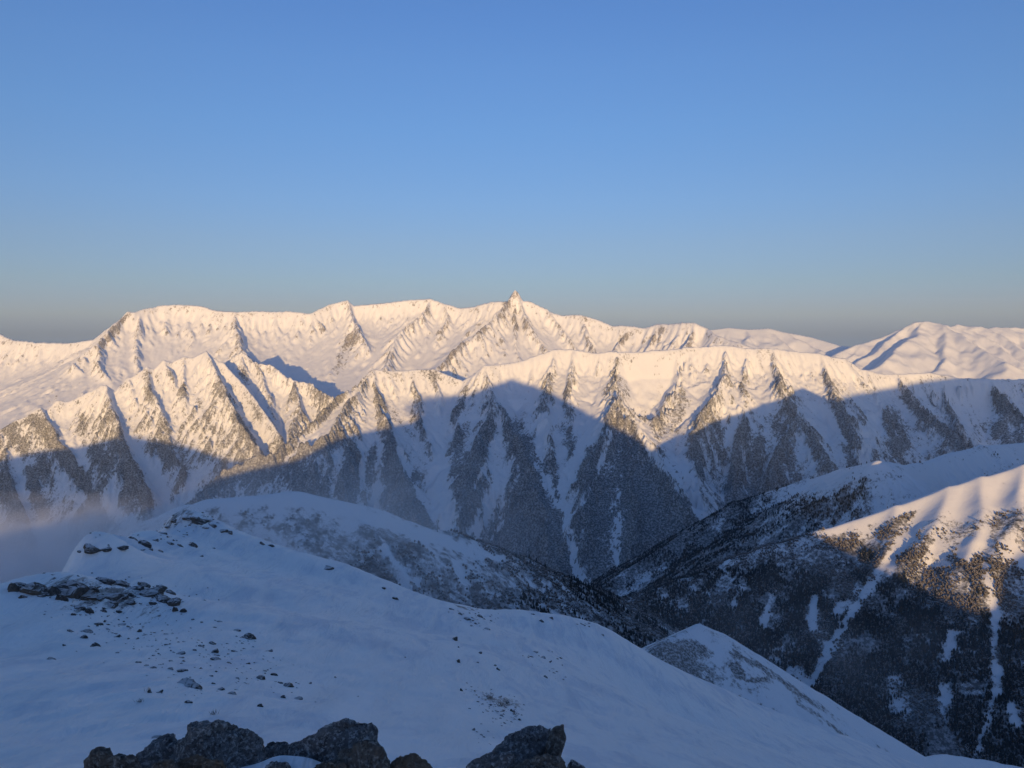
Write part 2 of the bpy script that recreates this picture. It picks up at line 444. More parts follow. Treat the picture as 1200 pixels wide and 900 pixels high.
MARK_RN = [(-0.62, 6, [(1100, 585), (1065, 630), (1040, 656), (1020, 685), (1000, 715), (976, 755), (956, 790), (945, 815)]), (-0.62, 6, [(1155, 665), (1168, 720), (1165, 760), (1169, 800), (1156, 850), (1144, 882)]), (-0.6, 9, [(1044, 664)]), (-0.7, 5, [(955, 700), (952, 735)]), (-0.5, 13, [(1050, 800), (1056, 832)]), (-0.5, 13, [(1104, 815), (1112, 850)]),
           (-0.5, 9, [(1106, 772)]), (-0.6, 7, [(1116, 740), (1110, 768)]), (-0.6, 6, [(838, 640), (850, 656)]), (-0.5, 5, [(870, 690), (860, 710)]), (-0.5, 9, [(975, 618), (1050, 597), (1120, 572), (1200, 549)]), (-0.25, 14, [(1080, 612), (1140, 595), (1200, 582)]), (-0.6, 10, [(1150, 630), (1130, 650)]), (-0.5, 6, [(1005, 690), (980, 720)]), (-0.5, 9, [(1185, 640), (1200, 660)]), (-0.6, 8, [(930, 785), (945, 800)]), (-0.6, 8, [(1185, 830), (1190, 850)]), (-0.5, 5, [(905, 700), (895, 730)]),
           (0.4, 12, [(985, 638), (1025, 652)]), (0.45, 7, [(1010, 728), (1050, 682), (1090, 632)]), (0.3, 12, [(1120, 652), (1190, 672)]), (0.4, 5, [(1050, 612), (1070, 602)]), (0.3, 8, [(1170, 610), (1190, 605)])]  # second stroke here paints the shade of the gully rib into the cover
MARK_RB = [(0.5, 8, [(870, 600), (850, 625)]), (0.5, 10, [(960, 590), (930, 610)]), (0.4, 14, [(1010, 575), (970, 590)]), (0.5, 16, [(790, 650), (830, 635)]), (-0.5, 12, [(1060, 570), (1150, 545)]), (-0.4, 8, [(930, 575), (980, 560)])]
BACK = [
    ridge([(-160, 380, 6000), (-60, 385, 6000), (0, 391, 5900), (15, 398, 5850), (45, 401, 5800), (80, 402, 5800), (110, 397, 5800), (128, 383, 5750), (143, 372, 5700),
           (150, 364, 5650), (157, 366, 5650), (165, 363, 5700), (185, 358, 5800), (210, 356.5, 5850), (235, 358, 5850), (255, 364, 5800), (275, 365, 5800), (300, 364.5, 5850),
           (340, 364, 5900), (365, 367, 5900), (385, 357, 6000), (400, 353, 6050), (407, 351.5, 6050), (415, 358, 6050), (450, 355, 6050), (480, 351, 6050), (505, 350, 6050),
           (520, 355, 6000), (540, 361, 5950), (555, 359, 5900), (575, 353, 5850), (590, 353, 5800), (596, 352, 5780), (604, 350, 5760), (613, 352, 5760), (622, 353, 5750), (650, 367, 5700), (658, 369, 5700), (680, 368, 5650),
           (700, 374, 5600), (718, 381, 5550), (735, 381, 5500), (755, 384, 5450), (770, 379, 5400), (790, 379, 5300), (800, 377, 5250), (815, 378, 5200), (828, 384, 5150), (838, 392, 5000), (870, 402, 4800), (900, 412, 4700)]),
    (ridge([(598, 346.5, 5762), (601.5, 341, 5760), (603.5, 338.5, 5758), (606, 340.5, 5760), (610, 347, 5762)]), {'fall': 2.0}),   # the spire
    # flanks and buttresses
    spur((113, 396, 5800), [(92, 424), (66, 452), (38, 488)], 0.42),
    spur((92, 424, 5150), [(103, 440), (116, 452)], 0.7),
    spur((150, 366, 5650), [(125, 388), (112, 402), (118, 425), (130, 450)], 0.62),
    spur((165, 364, 5700), [(158, 400), (165, 440)], 0.7),
    spur((275, 366, 5800), [(277, 385), (284, 405), (300, 425)], 0.55),
    spur((365, 367, 5900), [(387, 385), (400, 402), (408, 415), (398, 440)], 0.62),
    spur((407, 352, 6050), [(412, 368), (428, 395), (440, 425)], 0.6),
    spur((505, 351, 6050), [(492, 368), (470, 384), (458, 400), (450, 430)], 0.5),
    spur((520, 356, 6000), [(525, 370), (515, 385)], 0.6),
    spur((600, 346, 5760), [(575, 372), (562, 386), (540, 402), (510, 432)], 0.5),
    spur((562, 386, 5450), [(580, 405), (600, 428)], 0.55),
    spur((606, 346, 5760), [(622, 380), (640, 405), (655, 425)], 0.7),
    spur((640, 361, 5720), [(660, 385), (685, 412)], 0.65),
    spur((604, 346, 5760), [(604, 380), (606, 425)], 0.72),
    spur((680, 369, 5650), [(690, 390), (700, 414)], 0.65),
    spur((735, 382, 5500), [(722, 410)], 0.7),
    spur((770, 380, 5400), [(758, 415)], 0.7),
    spur((815, 379, 5200), [(800, 412)], 0.65),
    spur((828, 384, 5150), [(855, 412)], 0.65),
]
back = mountain("back_massif", "tallest sunlit snow massif on the skyline with a sharp rock spire",
    (-4300, 1700, 4300, 6700), 9.5, BACK, M_HIGH, fall=1.15, k=12, concave=520, flute=(5, 62), warp=(30, 240), rough=(7, 110),
    ero=(110000, 50, 24), rill=3.0, cover=cov_high, marks=MARK_BACK, seed=3, cap=3, crest_rough=1.0, crest_snow=0.2,
    keep=lambda X, Y, Z: (Z > -700))

FARR = [ridge([(790, 392, 9300), (835, 386, 9300), (855, 384, 9300), (875, 386, 9300), (900, 384.5, 9200), (920, 389, 9100), (950, 395, 9000), (985, 405, 8800), (1010, 408, 8700), (1040, 404, 8700)]),
        ridge([(985, 412, 8300), (1005, 403, 8400), (1035, 395, 8500), (1060, 383, 8500), (1072, 378.5, 8500), (1085, 376.5, 8500), (1100, 379, 8450), (1112, 383, 8450), (1120, 380, 8500), (1135, 382, 8500), (1160, 384, 8500), (1190, 383, 8500), (1230, 386, 8500), (1300, 380, 8500)]),
        spur((1085, 377, 8500), [(1065, 400), (1035, 425), (1000, 445)], 0.36),
        spur((1100, 380, 8450), [(1110, 405), (1100, 430)], 0.45),
        spur((1100, 380, 8450), [(1140, 402), (1175, 425), (1215, 440)], 0.38),
        spur((1160, 385, 8500), [(1185, 400), (1210, 420)], 0.4),
        spur((1060, 383, 8500), [(1038, 402), (1005, 425)], 0.42), spur((1085, 377, 8500), [(1082, 405), (1062, 432)], 0.5), spur((1120, 381, 8500), [(1125, 410), (1130, 440)], 0.5), spur((1135, 383, 8500), [(1165, 402), (1195, 425)], 0.46),
        spur((1190, 384, 8500), [(1205, 405)], 0.5), spur((1010, 403, 8400), [(990, 425)], 0.45), spur((855, 385, 9300), [(850, 405)], 0.5), spur((900, 386, 9200), [(925, 408)], 0.45),
    spur((875, 386, 9300), [(880, 410)], 0.4), spur((920, 389, 9100), [(960, 410)], 0.4)]
far_range = mountain("far_range", "far snowy mountains beyond the long ridge at the right",
    (1500, 7600, 6000, 9900), 16, FARR, M_HIGH, fall=0.66, k=10, flute=(16, 150), warp=(50, 420), rough=(24, 260),
    ero=(0, 0, 0), cover=lambda X, Y, Z, s, c, g, n, gx: -0.25 + 0.3 * np.clip(c, 0, 1) + 0.1 * n + 0.35 * lerp(Z, -250, -600) - .3 * g, seed=21, cap=4,
    keep=lambda X, Y, Z: (Z > -900))

# the left front massif
LEFT = [
    ridge([(-230, 600, 4000), (-120, 552, 4100), (-60, 530, 4150), (-30, 519, 4180), (0, 503, 4200), (28, 487, 4250), (47, 477, 4290), (56, 481, 4320), (66, 469, 4340), (80, 470, 4360), (100, 461, 4390), (118, 452, 4390), (125, 451, 4400), (136, 459, 4440), (150, 442, 4450), (163, 436, 4480), (172, 430, 4500), (180, 433, 4520), (192, 422, 4550), (202, 425, 4575), (215, 417, 4600), (226, 419, 4610),
           (242, 411, 4600), (254, 421, 4580), (262, 425, 4550), (285, 450, 4450), (305, 476, 4300), (325, 505, 4150)]),
    spur((47, 477, 4290), [(66, 505), (90, 540), (120, 590), (130, 625)], 0.60),
    spur((80, 470, 4360), [(90, 492), (97, 530)], 0.72),
    spur((125, 451, 4400), [(131, 480), (146, 518), (168, 565), (178, 605)], 0.60),
    spur((150, 442, 4450), [(170, 478), (196, 510), (215, 548)], 0.62),
    spur((192, 423, 4550), [(222, 468), (245, 505), (260, 540)], 0.62),
    spur((242, 411, 4600), [(262, 452), (278, 488), (306, 528)], 0.60),
    spur((215, 417, 4600), [(216, 455), (232, 480)], 0.74),
    spur((172, 430, 4500), [(183, 470), (192, 495)], 0.74),
    spur((0, 503, 4200), [(8, 540), (22, 580), (40, 640)], 0.66),
    spur((-60, 530, 4150), [(-25, 580), (0, 640)], 0.66),
    ridge([(262, 424, 4800), (285, 411, 4780), (292, 417, 4770), (300, 424, 4760), (316, 428, 4740), (330, 435, 4700), (345, 444, 4660), (360, 448, 4620), (385, 462, 4540), (410, 490, 4400)]),
    spur((300, 424, 4760), [(312, 455), (322, 490)], 0.66),
    spur((345, 443, 4660), [(350, 475), (335, 515)], 0.6),
]
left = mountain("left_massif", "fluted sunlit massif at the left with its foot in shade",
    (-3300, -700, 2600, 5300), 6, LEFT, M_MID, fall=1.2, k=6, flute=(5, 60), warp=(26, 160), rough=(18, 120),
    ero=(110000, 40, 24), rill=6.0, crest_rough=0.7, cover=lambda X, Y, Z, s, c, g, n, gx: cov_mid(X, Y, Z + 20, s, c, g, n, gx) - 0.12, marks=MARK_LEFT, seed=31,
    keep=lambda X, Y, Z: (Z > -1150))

# the long middle ridge that carries the shadow of the summit
MIDR = [
    ridge([(437, 432, 3950), (455, 434, 3950), (480, 433, 3980), (508, 432, 4000), (525, 439, 3980), (543, 446, 3950), (556, 438, 3930), (567, 428, 3920), (585, 427, 3950), (605, 424, 3980), (625, 418, 4000), (650, 409, 4020), (672, 409, 4020), (695, 413, 4000), (725, 411, 3980), (760, 410, 3980), (795, 407, 3980), (825, 406, 3980),
           (850, 404, 3980), (875, 408, 3980), (905, 408, 4000), (935, 412, 4020), (960, 414, 4040), (990, 420, 4060), (1010, 432, 4080), (1035, 438, 4100), (1060, 438, 4120), (1090, 436, 4150), (1125, 443, 4150), (1160, 444, 4150), (1210, 444, 4200), (1320, 440, 4200)]),
    spur((437, 432, 3950), [(415, 460), (396, 490), (372, 512), (345, 519), (310, 529), (262, 550), (230, 572), (195, 608)], 0.420),
    spur((437, 432, 3950), [(405, 456), (378, 482), (345, 508), (320, 530)], 0.450),
    spur((437, 432, 3950), [(445, 472), (460, 515), (475, 562), (492, 622)], 0.558),
    spur((400, 490, 3500), [(402, 530), (405, 590)], 0.630),
    spur((480, 434, 3980), [(492, 465), (500, 510), (505, 530)], 0.648),
    spur((508, 433, 4000), [(514, 460), (518, 480)], 0.675),
    spur((567, 429, 3920), [(582, 468), (606, 506), (626, 556), (642, 610), (658, 682)], 0.540),
    spur((582, 468, 3640), [(556, 520), (540, 570), (536, 610)], 0.594),
    spur((556, 438, 3930), [(540, 470), (530, 515)], 0.675),
    spur((650, 410, 4020), [(640, 450), (640, 490), (650, 530), (657, 560)], 0.594),
    spur((672, 410, 4020), [(668, 450), (672, 500), (668, 545)], 0.612),
    spur((725, 412, 3980), [(722, 450), (728, 490), (735, 530), (742, 590), (738, 690)], 0.531),
    spur((726, 475, 3480), [(758, 508), (790, 558), (818, 608)], 0.495),
    spur((725, 452, 3600), [(706, 500), (690, 545), (680, 590)], 0.576),
    spur((795, 408, 3980), [(790, 440), (768, 482), (764, 495)], 0.630),
    spur((850, 405, 3980), [(848, 445), (822, 482), (806, 520), (822, 570), (850, 615)], 0.540),
    spur((875, 409, 3980), [(872, 450), (866, 500), (862, 550)], 0.612),
    spur((905, 409, 4000), [(915, 450), (935, 482), (965, 532), (990, 585)], 0.558),
    spur((935, 482, 3500), [(912, 530), (890, 590)], 0.594),
    spur((960, 415, 4040), [(978, 452), (998, 500), (1006, 545)], 0.594),
    spur((1015, 433, 4080), [(1035, 480), (1046, 530)], 0.612),
    spur((1050, 438, 4110), [(1082, 475), (1112, 503), (1142, 528)], 0.504),
    spur((1160, 445, 4150), [(1180, 468), (1215, 492)], 0.522),
    spur((1100, 440, 4150), [(1120, 480), (1130, 520)], 0.612),
]
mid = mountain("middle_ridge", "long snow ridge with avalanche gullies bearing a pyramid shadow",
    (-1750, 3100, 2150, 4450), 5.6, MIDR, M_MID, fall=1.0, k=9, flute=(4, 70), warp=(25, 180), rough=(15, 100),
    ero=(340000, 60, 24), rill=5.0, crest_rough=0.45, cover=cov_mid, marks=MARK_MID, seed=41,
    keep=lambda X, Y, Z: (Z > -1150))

# right-hand ridges
RIGHT_BACK = [
    ridge([(640, 730, 2150), (700, 692, 2230), (740, 665, 2290), (782, 638, 2350), (825, 610, 2400), (862, 590, 2430), (905, 575, 2430), (945, 563, 2420), (985, 550, 2330), (1003, 546, 2100), (1017, 543, 1940), (1030, 540, 1880), (1043, 541.5, 1910), (1060, 545, 2080), (1085, 541, 2270), (1110, 532, 2340), (1150, 523, 2400), (1200, 519, 2480), (1300, 500, 2580)]),
    spur((945, 563, 2410), [(965, 590), (975, 625)], 0.5),
    spur((1060, 545, 2260), [(1040, 575), (1010, 610)], 0.5),
    spur((862, 590, 2430), [(880, 620), (885, 650)], 0.5),
    spur((1150, 523, 2400), [(1120, 550), (1080, 580)], 0.45),
]
rb = mountain("right_back_ridge", "rounded shaded snow ridge at the right with one sunlit knob",
    (60, 2000, 1300, 2750), 4.8, RIGHT_BACK, M_NEAR, fall=0.70, k=16, round_r=12, flute=(6, 60), warp=(16, 160), rough=(6, 90),
    ero=(70000, 40, 12), cap=3, cover=lambda X, Y, Z, s, c, g, n, gx: 0.14 + 0.80 * lerp(Z, -390, -560) + 0.22 * c - 0.4 * g + 0.26 * n, marks=MARK_RB, seed=51,
    keep=lambda X, Y, Z: (Z > -950))

RIGHT_NEAR = [
    ridge([(640, 740, 1420), (720, 706, 1460), (760, 692, 1475), (800, 680, 1485), (838, 667, 1490), (870, 652, 1495), (905, 640, 1498), (940, 630, 1500), (962, 622, 1500), (1000, 610, 1505), (1050, 594, 1508), (1120, 569, 1512), (1200, 546, 1520), (1300, 515, 1530), (1450, 470, 1540)]),
    spur((962, 622, 1500), [(985, 655), (965, 700), (940, 770), (925, 800)], [.42, .5, .6, .6]),
    spur((1050, 594, 1508), [(1048, 625), (1030, 660), (1015, 690)], [.40, .44, .6]),
    spur((1112, 572, 1512), [(1100, 610), (1068, 655), (1022, 720), (985, 790), (960, 850)], [.40, .42, .55, .62, .62]),
    spur((1150, 560, 1515), [(1150, 610), (1130, 660), (1125, 700)], [.40, .42, .6]),
    spur((1200, 546, 1520), [(1192, 600), (1150, 675), (1100, 760), (1060, 850)], [.40, .44, .6, .62]),
    spur((1300, 515, 1530), [(1275, 600), (1235, 690), (1205, 780), (1190, 880)], [.40, .44, .6, .62]),
    spur((1420, 478, 1540), [(1390, 600), (1340, 720)], [.42, .55]),
    spur((905, 640, 1498), [(905, 680), (880, 730)], .55),
    spur((870, 652, 1495), [(868, 690), (845, 735)], .58),
    spur((800, 680, 1485), [(806, 710), (790, 750)], .55),
]
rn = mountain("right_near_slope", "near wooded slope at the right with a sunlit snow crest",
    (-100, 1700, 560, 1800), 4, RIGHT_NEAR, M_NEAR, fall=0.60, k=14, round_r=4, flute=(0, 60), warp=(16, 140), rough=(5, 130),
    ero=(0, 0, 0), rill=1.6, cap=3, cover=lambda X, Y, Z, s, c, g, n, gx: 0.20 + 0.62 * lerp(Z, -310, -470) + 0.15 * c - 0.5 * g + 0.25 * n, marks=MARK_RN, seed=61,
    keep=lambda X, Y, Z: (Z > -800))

CENTRE = [
    ridge([(60, 720, 700), (130, 660, 730), (172, 620, 745), (186, 607, 735), (198, 603, 722), (208, 600, 706), (222, 592, 690), (250, 585, 675), (290, 582, 675), (345, 583, 685), (395, 590, 700), (430, 602, 720), (470, 616, 745), (520, 629, 780), (560, 639, 815), (590, 653, 850), (640, 672, 910), (690, 694, 980), (740, 712, 1060), (800, 735, 1150)]),
    spur((430, 602, 720), [(455, 640), (468, 690)], 0.55),
    spur((520, 629, 780), [(548, 680), (560, 720)], 0.55),
    spur((590, 653, 850), [(640, 715), (660, 745)], 0.5),
    spur((345, 583, 685), [(365, 640)], 0.6),
    spur((690, 694, 980), [(730, 740)], 0.45),
]
ce = mountain("centre_spur", "rounded snow spur in the middle falling into dark woods",
    (-560, 560, 360, 1350), 3.2, CENTRE, M_NEAR, fall=0.66, k=20, round_r=22, flute=(3, 45), warp=(10, 110), rough=(4, 60),
    ero=(50000, 40, 10), cap=3, cover=lambda X, Y, Z, s, c, g, n, gx: 0.20 + 0.65 * lerp(Z, -150, -255) + 0.2 * c - 0.45 * g + 0.2 * n, rill=1.2, marks=[(0.4, 16, [(290, 605), (340, 620)]), (0.35, 20, [(350, 610), (400, 640), (450, 670)]), (0.3, 10, [(250, 600), (270, 612)]), (0.4, 12, [(430, 625), (480, 650)]), (-0.5, 5, [(450, 640), (465, 665), (478, 690)]), (-0.5, 4, [(535, 660), (545, 690)]), (-0.55, 6, [(230, 589), (290, 584), (345, 586), (395, 594), (430, 606), (470, 620), (520, 634), (585, 655)])], seed=71,
    keep=lambda X, Y, Z: (Z > -700))

# the summit ridge the photographer stands on: it throws the long shadow
XR = np.array([-4000, -3000, -2725, -2556, -2326, -2108, -1863, -1603, -1477, -1250, -1022, -918, -766, -643, -498, -379, -300, -234, -106, -40, -9, 9, 40, 108, 210, 396, 526, 599, 684, 740, 775, 800, 840, 880, 972, 1105, 1200, 1290, 1516, 1734, 1980, 2192, 2373, 2700, 3500])
HR = np.array([-460, -450, -430, -390, -363, -309, -340, -394, -425, -420, -369, -345, -260, -237, -211, -172, -124, -85, -34, -14, -0.45, -0.45, -14, -34, -75, -182, -248, -308, -352, -376, -366, -345, -318, -303, -274, -230, -190, -152, -109, -78, -49, -13, 8, 40, 60])
xs = np.concatenate([np.arange(-4000, -300, 25), np.arange(-300, 300, 3), np.arange(300, 3500, 25)])
ys = np.concatenate([-np.geomspace(2500, 1, 60) - 14, [-12.0], np.geomspace(1, 900, 50) - 12])
X, Y = np.meshgrid(xs, ys)
hr = np.interp(X, XR, HR)
Z = hr - np.where(Y < -12, 0.6, 0.8) * (np.sqrt((Y + 12) ** 2 + 4) - 2) - 0.02 * np.abs(X)* np.clip(np.abs(Y+12) / 300, 0, 1)
Z += np.clip(np.abs(Y + 12) / 40, 0, 1) * (6 * fbm(X / 60, Y / 60, 3, 90) - 5)
sr = grid_mesh("summit_ridge", X, Y, Z, M_NEAR, {"cover": np.zeros_like(X) + 0.1}, None, "snow ridge falling from the summit on both sides of the viewpoint")
# ------------------------------------------------------------------ foreground snow slope
def rbf(pts, x, y, soft):
    """smooth surface through the points (softened linear kernel plus a plane)"""
    A = pts[:, :2]; n = len(A)
    M = np.zeros((n + 3, n + 3))
    M[:n, :n] = -np.sqrt(((A[:, None] - A[None]) ** 2).sum(-1) + soft * soft)
    M[:n, n] = 1; M[:n, n + 1:] = A / 100; M[n, :n] = 1; M[n + 1:, :n] = A.T / 100
    w = np.linalg.solve(M, np.concatenate([pts[:, 2], np.zeros(3)]))
    out = w[n] + w[n + 1] * x / 100 + w[n + 2] * y / 100
    for i in range(n):
        out = out - w[i] * np.sqrt((x - A[i, 0]) ** 2 + (y - A[i, 1]) ** 2 + soft * soft)
    return out

FG_PIX = [(-150, 900, 45), (0, 900, 46), (150, 900, 44), (300, 900, 42), (450, 900, 43), (600, 900, 46), (750, 900, 66), (900, 900, 115), (1000, 900, 190), (1060, 902, 260),
          (-150, 800, 74), (0, 800, 74), (200, 800, 78), (400, 800, 95), (550, 800, 120), (700, 800, 165), (800, 850, 200),
          (-150, 735, 100), (0, 740, 98), (150, 720, 118), (300, 720, 130), (450, 740, 150), (600, 750, 195), (900, 850, 260),
          (120, 652, 168), (150, 650, 180), (200, 650, 195), (200, 690, 160), (250, 640, 222), (300, 680, 190), (300, 655, 222), (400, 700, 195), (100, 680, 138), (150, 685, 148), (500, 740, 190), (600, 735, 230), (380, 680, 220), (190, 630, 225),
          (30, 685, 118), (70, 673, 128), (90, 645, 158), (115, 631, 185), (160, 627, 210), (205, 606, 245), (235, 607, 250), (270, 618, 250), (330, 640, 245), (400, 660, 245), (480, 690, 245), (545, 712, 245),
          (600, 714, 262), (650, 722, 275), (690, 735, 285), (740, 766, 292), (800, 792, 300), (850, 815, 310), (920, 846, 325), (1000, 880, 340), (1060, 898, 350)]
fg_pts = [P(*p) for p in FG_PIX]
# the brow just under the viewpoint
fg_pts += [np.array(p, float) for p in [(0, 0, -2.25), (-3, 3.5, -2.62), (-1.5, 4, -2.62), (0, 4, -2.66), (1.5, 4, -2.75), (-2, 5.5, -3.4), (0, 5.5, -3.5), (2, 5.5, -3.7), (0, 9, -5.6), (-8, 6, -5.4), (8, 6, -6.0), (0, 16, -9.6), (-16, 14, -11), (16, 14, -12), (0, 28, -16.6), (-30, 20, -18), (30, 20, -20), (-22, 0, -9), (22, 0, -10), (-60, 0, -30), (60, 0, -30), (0, -12, -4)]]
# the far sides fall away out of sight
fg_pts += [P(px, py, D) + np.array([dx, dy, -dz]) for px, py, D, dx, dy, dz in
           [(30, 685, 118, -25, 40, 38), (90, 645, 158, -35, 30, 42), (160, 627, 210, -25, 40, 45), (205, 606, 245, -20, 55, 52), (235, 607, 250, 0, 60, 55), (330, 640, 245, 10, 55, 52), (480, 690, 245, 10, 55, 55), (600, 714, 262, 5, 55, 55),
            (690, 735, 285, 10, 55, 58), (800, 792, 300, 20, 55, 60), (920, 846, 325, 25, 55, 62), (1060, 898, 350, 30, 55, 62), (-150, 700, 110, -40, 40, 50), (1060, 898, 350, 90, 0, 70)]]
fg_pts = np.array(fg_pts)

def fg_height(x, y):
    z = rbf(fg_pts, x, y, 6.0)
    # wind drifts and sastrugi
    q = np.clip(y / 60, 0.03, 1)
    a, b = 0.82, 0.57
    u, v = x * a - y * b, x * b + y * a
    z = z + 0.6 * q * fbm(x / 22, y / 22, 4, 200) + 0.34 * q * ridged(u / 5.0, v / 16, 2, 207) + 0.16 * q * perlin(u / 1.2, v / 5, 208)
    return z

def snow_material(name):
    m, nt, bs, out = nodes_of(name)
    v = coords(nt)
    mp = nt.nodes.new("ShaderNodeMapping"); mp.inputs["Rotation"].default_value = (0, 0, 0.6); mp.inputs["Scale"].default_value = (1, 0.22, 0.6)
    nt.links.new(v, mp.inputs["Vector"])
    n1 = noise_node(nt, mp.outputs[0], 0.22, 7, 0.68, 0.8)
    n2 = noise_node(nt, mp.outputs[0], 0.9, 5, 0.6, 0.3)
    n3 = noise_node(nt, v, 0.035, 4, 0.6)
    crust = ramp(nt, math_node(nt, 'ADD', math_node(nt, 'MULTIPLY', n1, 0.6), math_node(nt, 'MULTIPLY', n3, 0.5)), [(0.47, (0.78, 0.82, 0.88)), (0.57, (0.97, 0.97, 0.97))])
    grit = ramp(nt, math_node(nt, 'SUBTRACT', attr(nt, "cover"), math_node(nt, 'MULTIPLY', noise_node(nt, mp.outputs[0], 0.55, 6, 0.75), 1.0)), [(0.0, (0, 0, 0)), (0.12, (1, 1, 1))])
    nt.links.new(mixc(nt, math_node(nt, 'MULTIPLY', grit, 0.85), crust, (0.10, 0.085, 0.07)), bs.inputs["Base Color"])
    bs.inputs["Roughness"].default_value = 0.55
    bs.inputs["Specular IOR Level"].default_value = 0.25
    h = math_node(nt, 'ADD', math_node(nt, 'MULTIPLY', n1, 1.0), math_node(nt, 'MULTIPLY', n2, 0.35))
    b = nt.nodes.new("ShaderNodeBump"); b.inputs["Strength"].default_value = 0.8; b.inputs["Distance"].default_value = 1.1
    nt.links.new(h, b.inputs["Height"]); nt.links.new(b.outputs[0], bs.inputs["Normal"])
    return m
M_SNOW = snow_material("wind_packed_snow")

yy = np.concatenate([np.linspace(-14, 1, 8), np.linspace(1.6, 9, 26), np.geomspace(9.4, 430, 340)])
uu = np.linspace(-1.15, 1.25, 520)
U, YY = np.meshgrid(uu, yy)
FX = U * (np.maximum(YY, 0) + 6); FY = YY
FZ = fg_height(FX, FY)
gritty = np.zeros_like(FZ)
def grit_at(px, py, D, r, amt=0.8, ax=0.0):
    p = P(px, py, D)
    gritty[:] = np.maximum(gritty, amt * np.exp(-(((FX - p[0]) / r) ** 2 + ((FY - p[1]) / (r * (2.0 + ax))) ** 2)))
for g in [(585, 832, 108, 6, 0.62), (560, 815, 112, 3, 0.5), (120, 690, 122, 9, 0.6), (180, 700, 122, 8, 0.5), (75, 683, 122, 6, 0.6), (210, 610, 240, 8, 0.6), (250, 618, 246, 7, 0.55), (545, 722, 240, 7, 0.62), (560, 735, 225, 4, 0.5),
          (690, 733, 283, 5, 0.6), (205, 795, 80, 3, 0.5), (250, 760, 95, 6, 0.42), (150, 720, 115, 6, 0.42)]:
    grit_at(*g)
fgo = grid_mesh("snow_slope", FX, FY, FZ, M_SNOW, {"cover": gritty}, None, "wind packed snow slope in blue shade strewn with rocks")

# the lower snow spur on the right
MARK_LOW = [(0.5, 14, [(775, 762), (800, 770), (815, 785)]), (0.45, 6, [(828, 742), (850, 765), (870, 790)]), (0.45, 4, [(935, 822), (1000, 870), (1030, 890)]), (0.4, 5, [(870, 835), (900, 850)]), (0.6, 9, [(765, 765), (790, 780)]), (0.5, 7, [(805, 755), (830, 764)]), (0.7, 5, [(822, 800), (846, 814), (870, 822), (893, 832)]), (0.6, 5, [(845, 816), (860, 838)]), (0.65, 5, [(905, 834), (925, 848), (946, 862)]), (0.5, 3, [(872, 798), (898, 796)]), (0.45, 3, [(858, 764), (900, 787), (980, 842), (1042, 882)]), (0.5, 4, [(918, 852), (935, 870)]), (0.5, 4, [(985, 860), (1020, 885)]), (-0.5, 8, [(822, 740), (850, 770)]), (-0.4, 10, [(880, 850), (930, 890)])]
LOWSP = [
    ridge([(700, 800, 360), (750, 768, 390), (785, 748, 405), (820, 732, 420), (845, 742, 424), (870, 760, 427), (905, 786, 430), (940, 811, 433), (975, 834, 436), (1010, 856, 440), (1050, 878, 445), (1075, 888, 450), (1110, 884, 500), (1150, 890, 520), (1200, 900, 540)]),
    spur((820, 732, 420), [(790, 770), (760, 800)], 0.5),
    spur((870, 760, 427), [(850, 800), (820, 830)], 0.5),
    spur((1075, 888, 450), [(1040, 910)], 0.4),
]
M_LOW = mountain_material("snow_scrub", 3.5, 16, 1.2, (0.075, 0.065, 0.055), (0.15, 0.125, 0.10), amp=(2.6, 1.2), most=0.88, fine=1.2, speckle=0.7)
ls = mountain("lower_snow_spur", "lower snow spur with brown scrub patches dropping to the right",
    (-20, 420, 240, 640), 1.6, LOWSP, M_LOW, fall=0.66, k=2.5, round_r=0.8, flute=(2.0, 16), warp=(5, 40), rough=(3.0, 24),
    ero=(20000, 30, 5), cap=2, cover=lambda X, Y, Z, s, c, g, n, gx: -0.05 + 0.25 * c + 0.30 * n - 0.3 * g + 0.3 * np.exp(-((Y - 395) / 30.0) ** 2 - ((X - 85) / 25.0) ** 2), marks=MARK_LOW, seed=81,
    keep=lambda X, Y, Z: (Z > -330))
# ------------------------------------------------------------------ woods on the near slopes (far-off masses of trees)
def leaf_material(name, a, b, snow):
    m, nt, bs, out = nodes_of(name)
    v = coords(nt)
    n = noise_node(nt, v, 0.5, 3, 0.6)
    g = nt.nodes.new("ShaderNodeNewGeometry")
    sx = nt.nodes.new("ShaderNodeSeparateXYZ"); nt.links.new(g.outputs["Normal"], sx.inputs[0])
    rnd = g.outputs["Random Per Island"]
    col = mixc(nt, rnd, a, b)
    sn = math_node(nt, 'MULTIPLY', ramp(nt, math_node(nt, 'ADD', math_node(nt, 'MULTIPLY', sx.outputs["Z"], 0.55), math_node(nt, 'MULTIPLY', n, 0.6)), [(0.52, (0, 0, 0)), (0.8, (1, 1, 1))]), snow)
    nt.links.new(mixc(nt, sn, col, SNOW), bs.inputs["Base Color"])
    bs.inputs["Roughness"].default_value = 0.9; bs.inputs["Specular IOR Level"].default_value = 0.05
    return m
M_FIR = leaf_material("fir_needles", (0.018, 0.023, 0.024), (0.034, 0.038, 0.036), 0.28)
M_BIRCH = leaf_material("bare_twigs", (0.05, 0.044, 0.04), (0.095, 0.08, 0.07), 0.5)

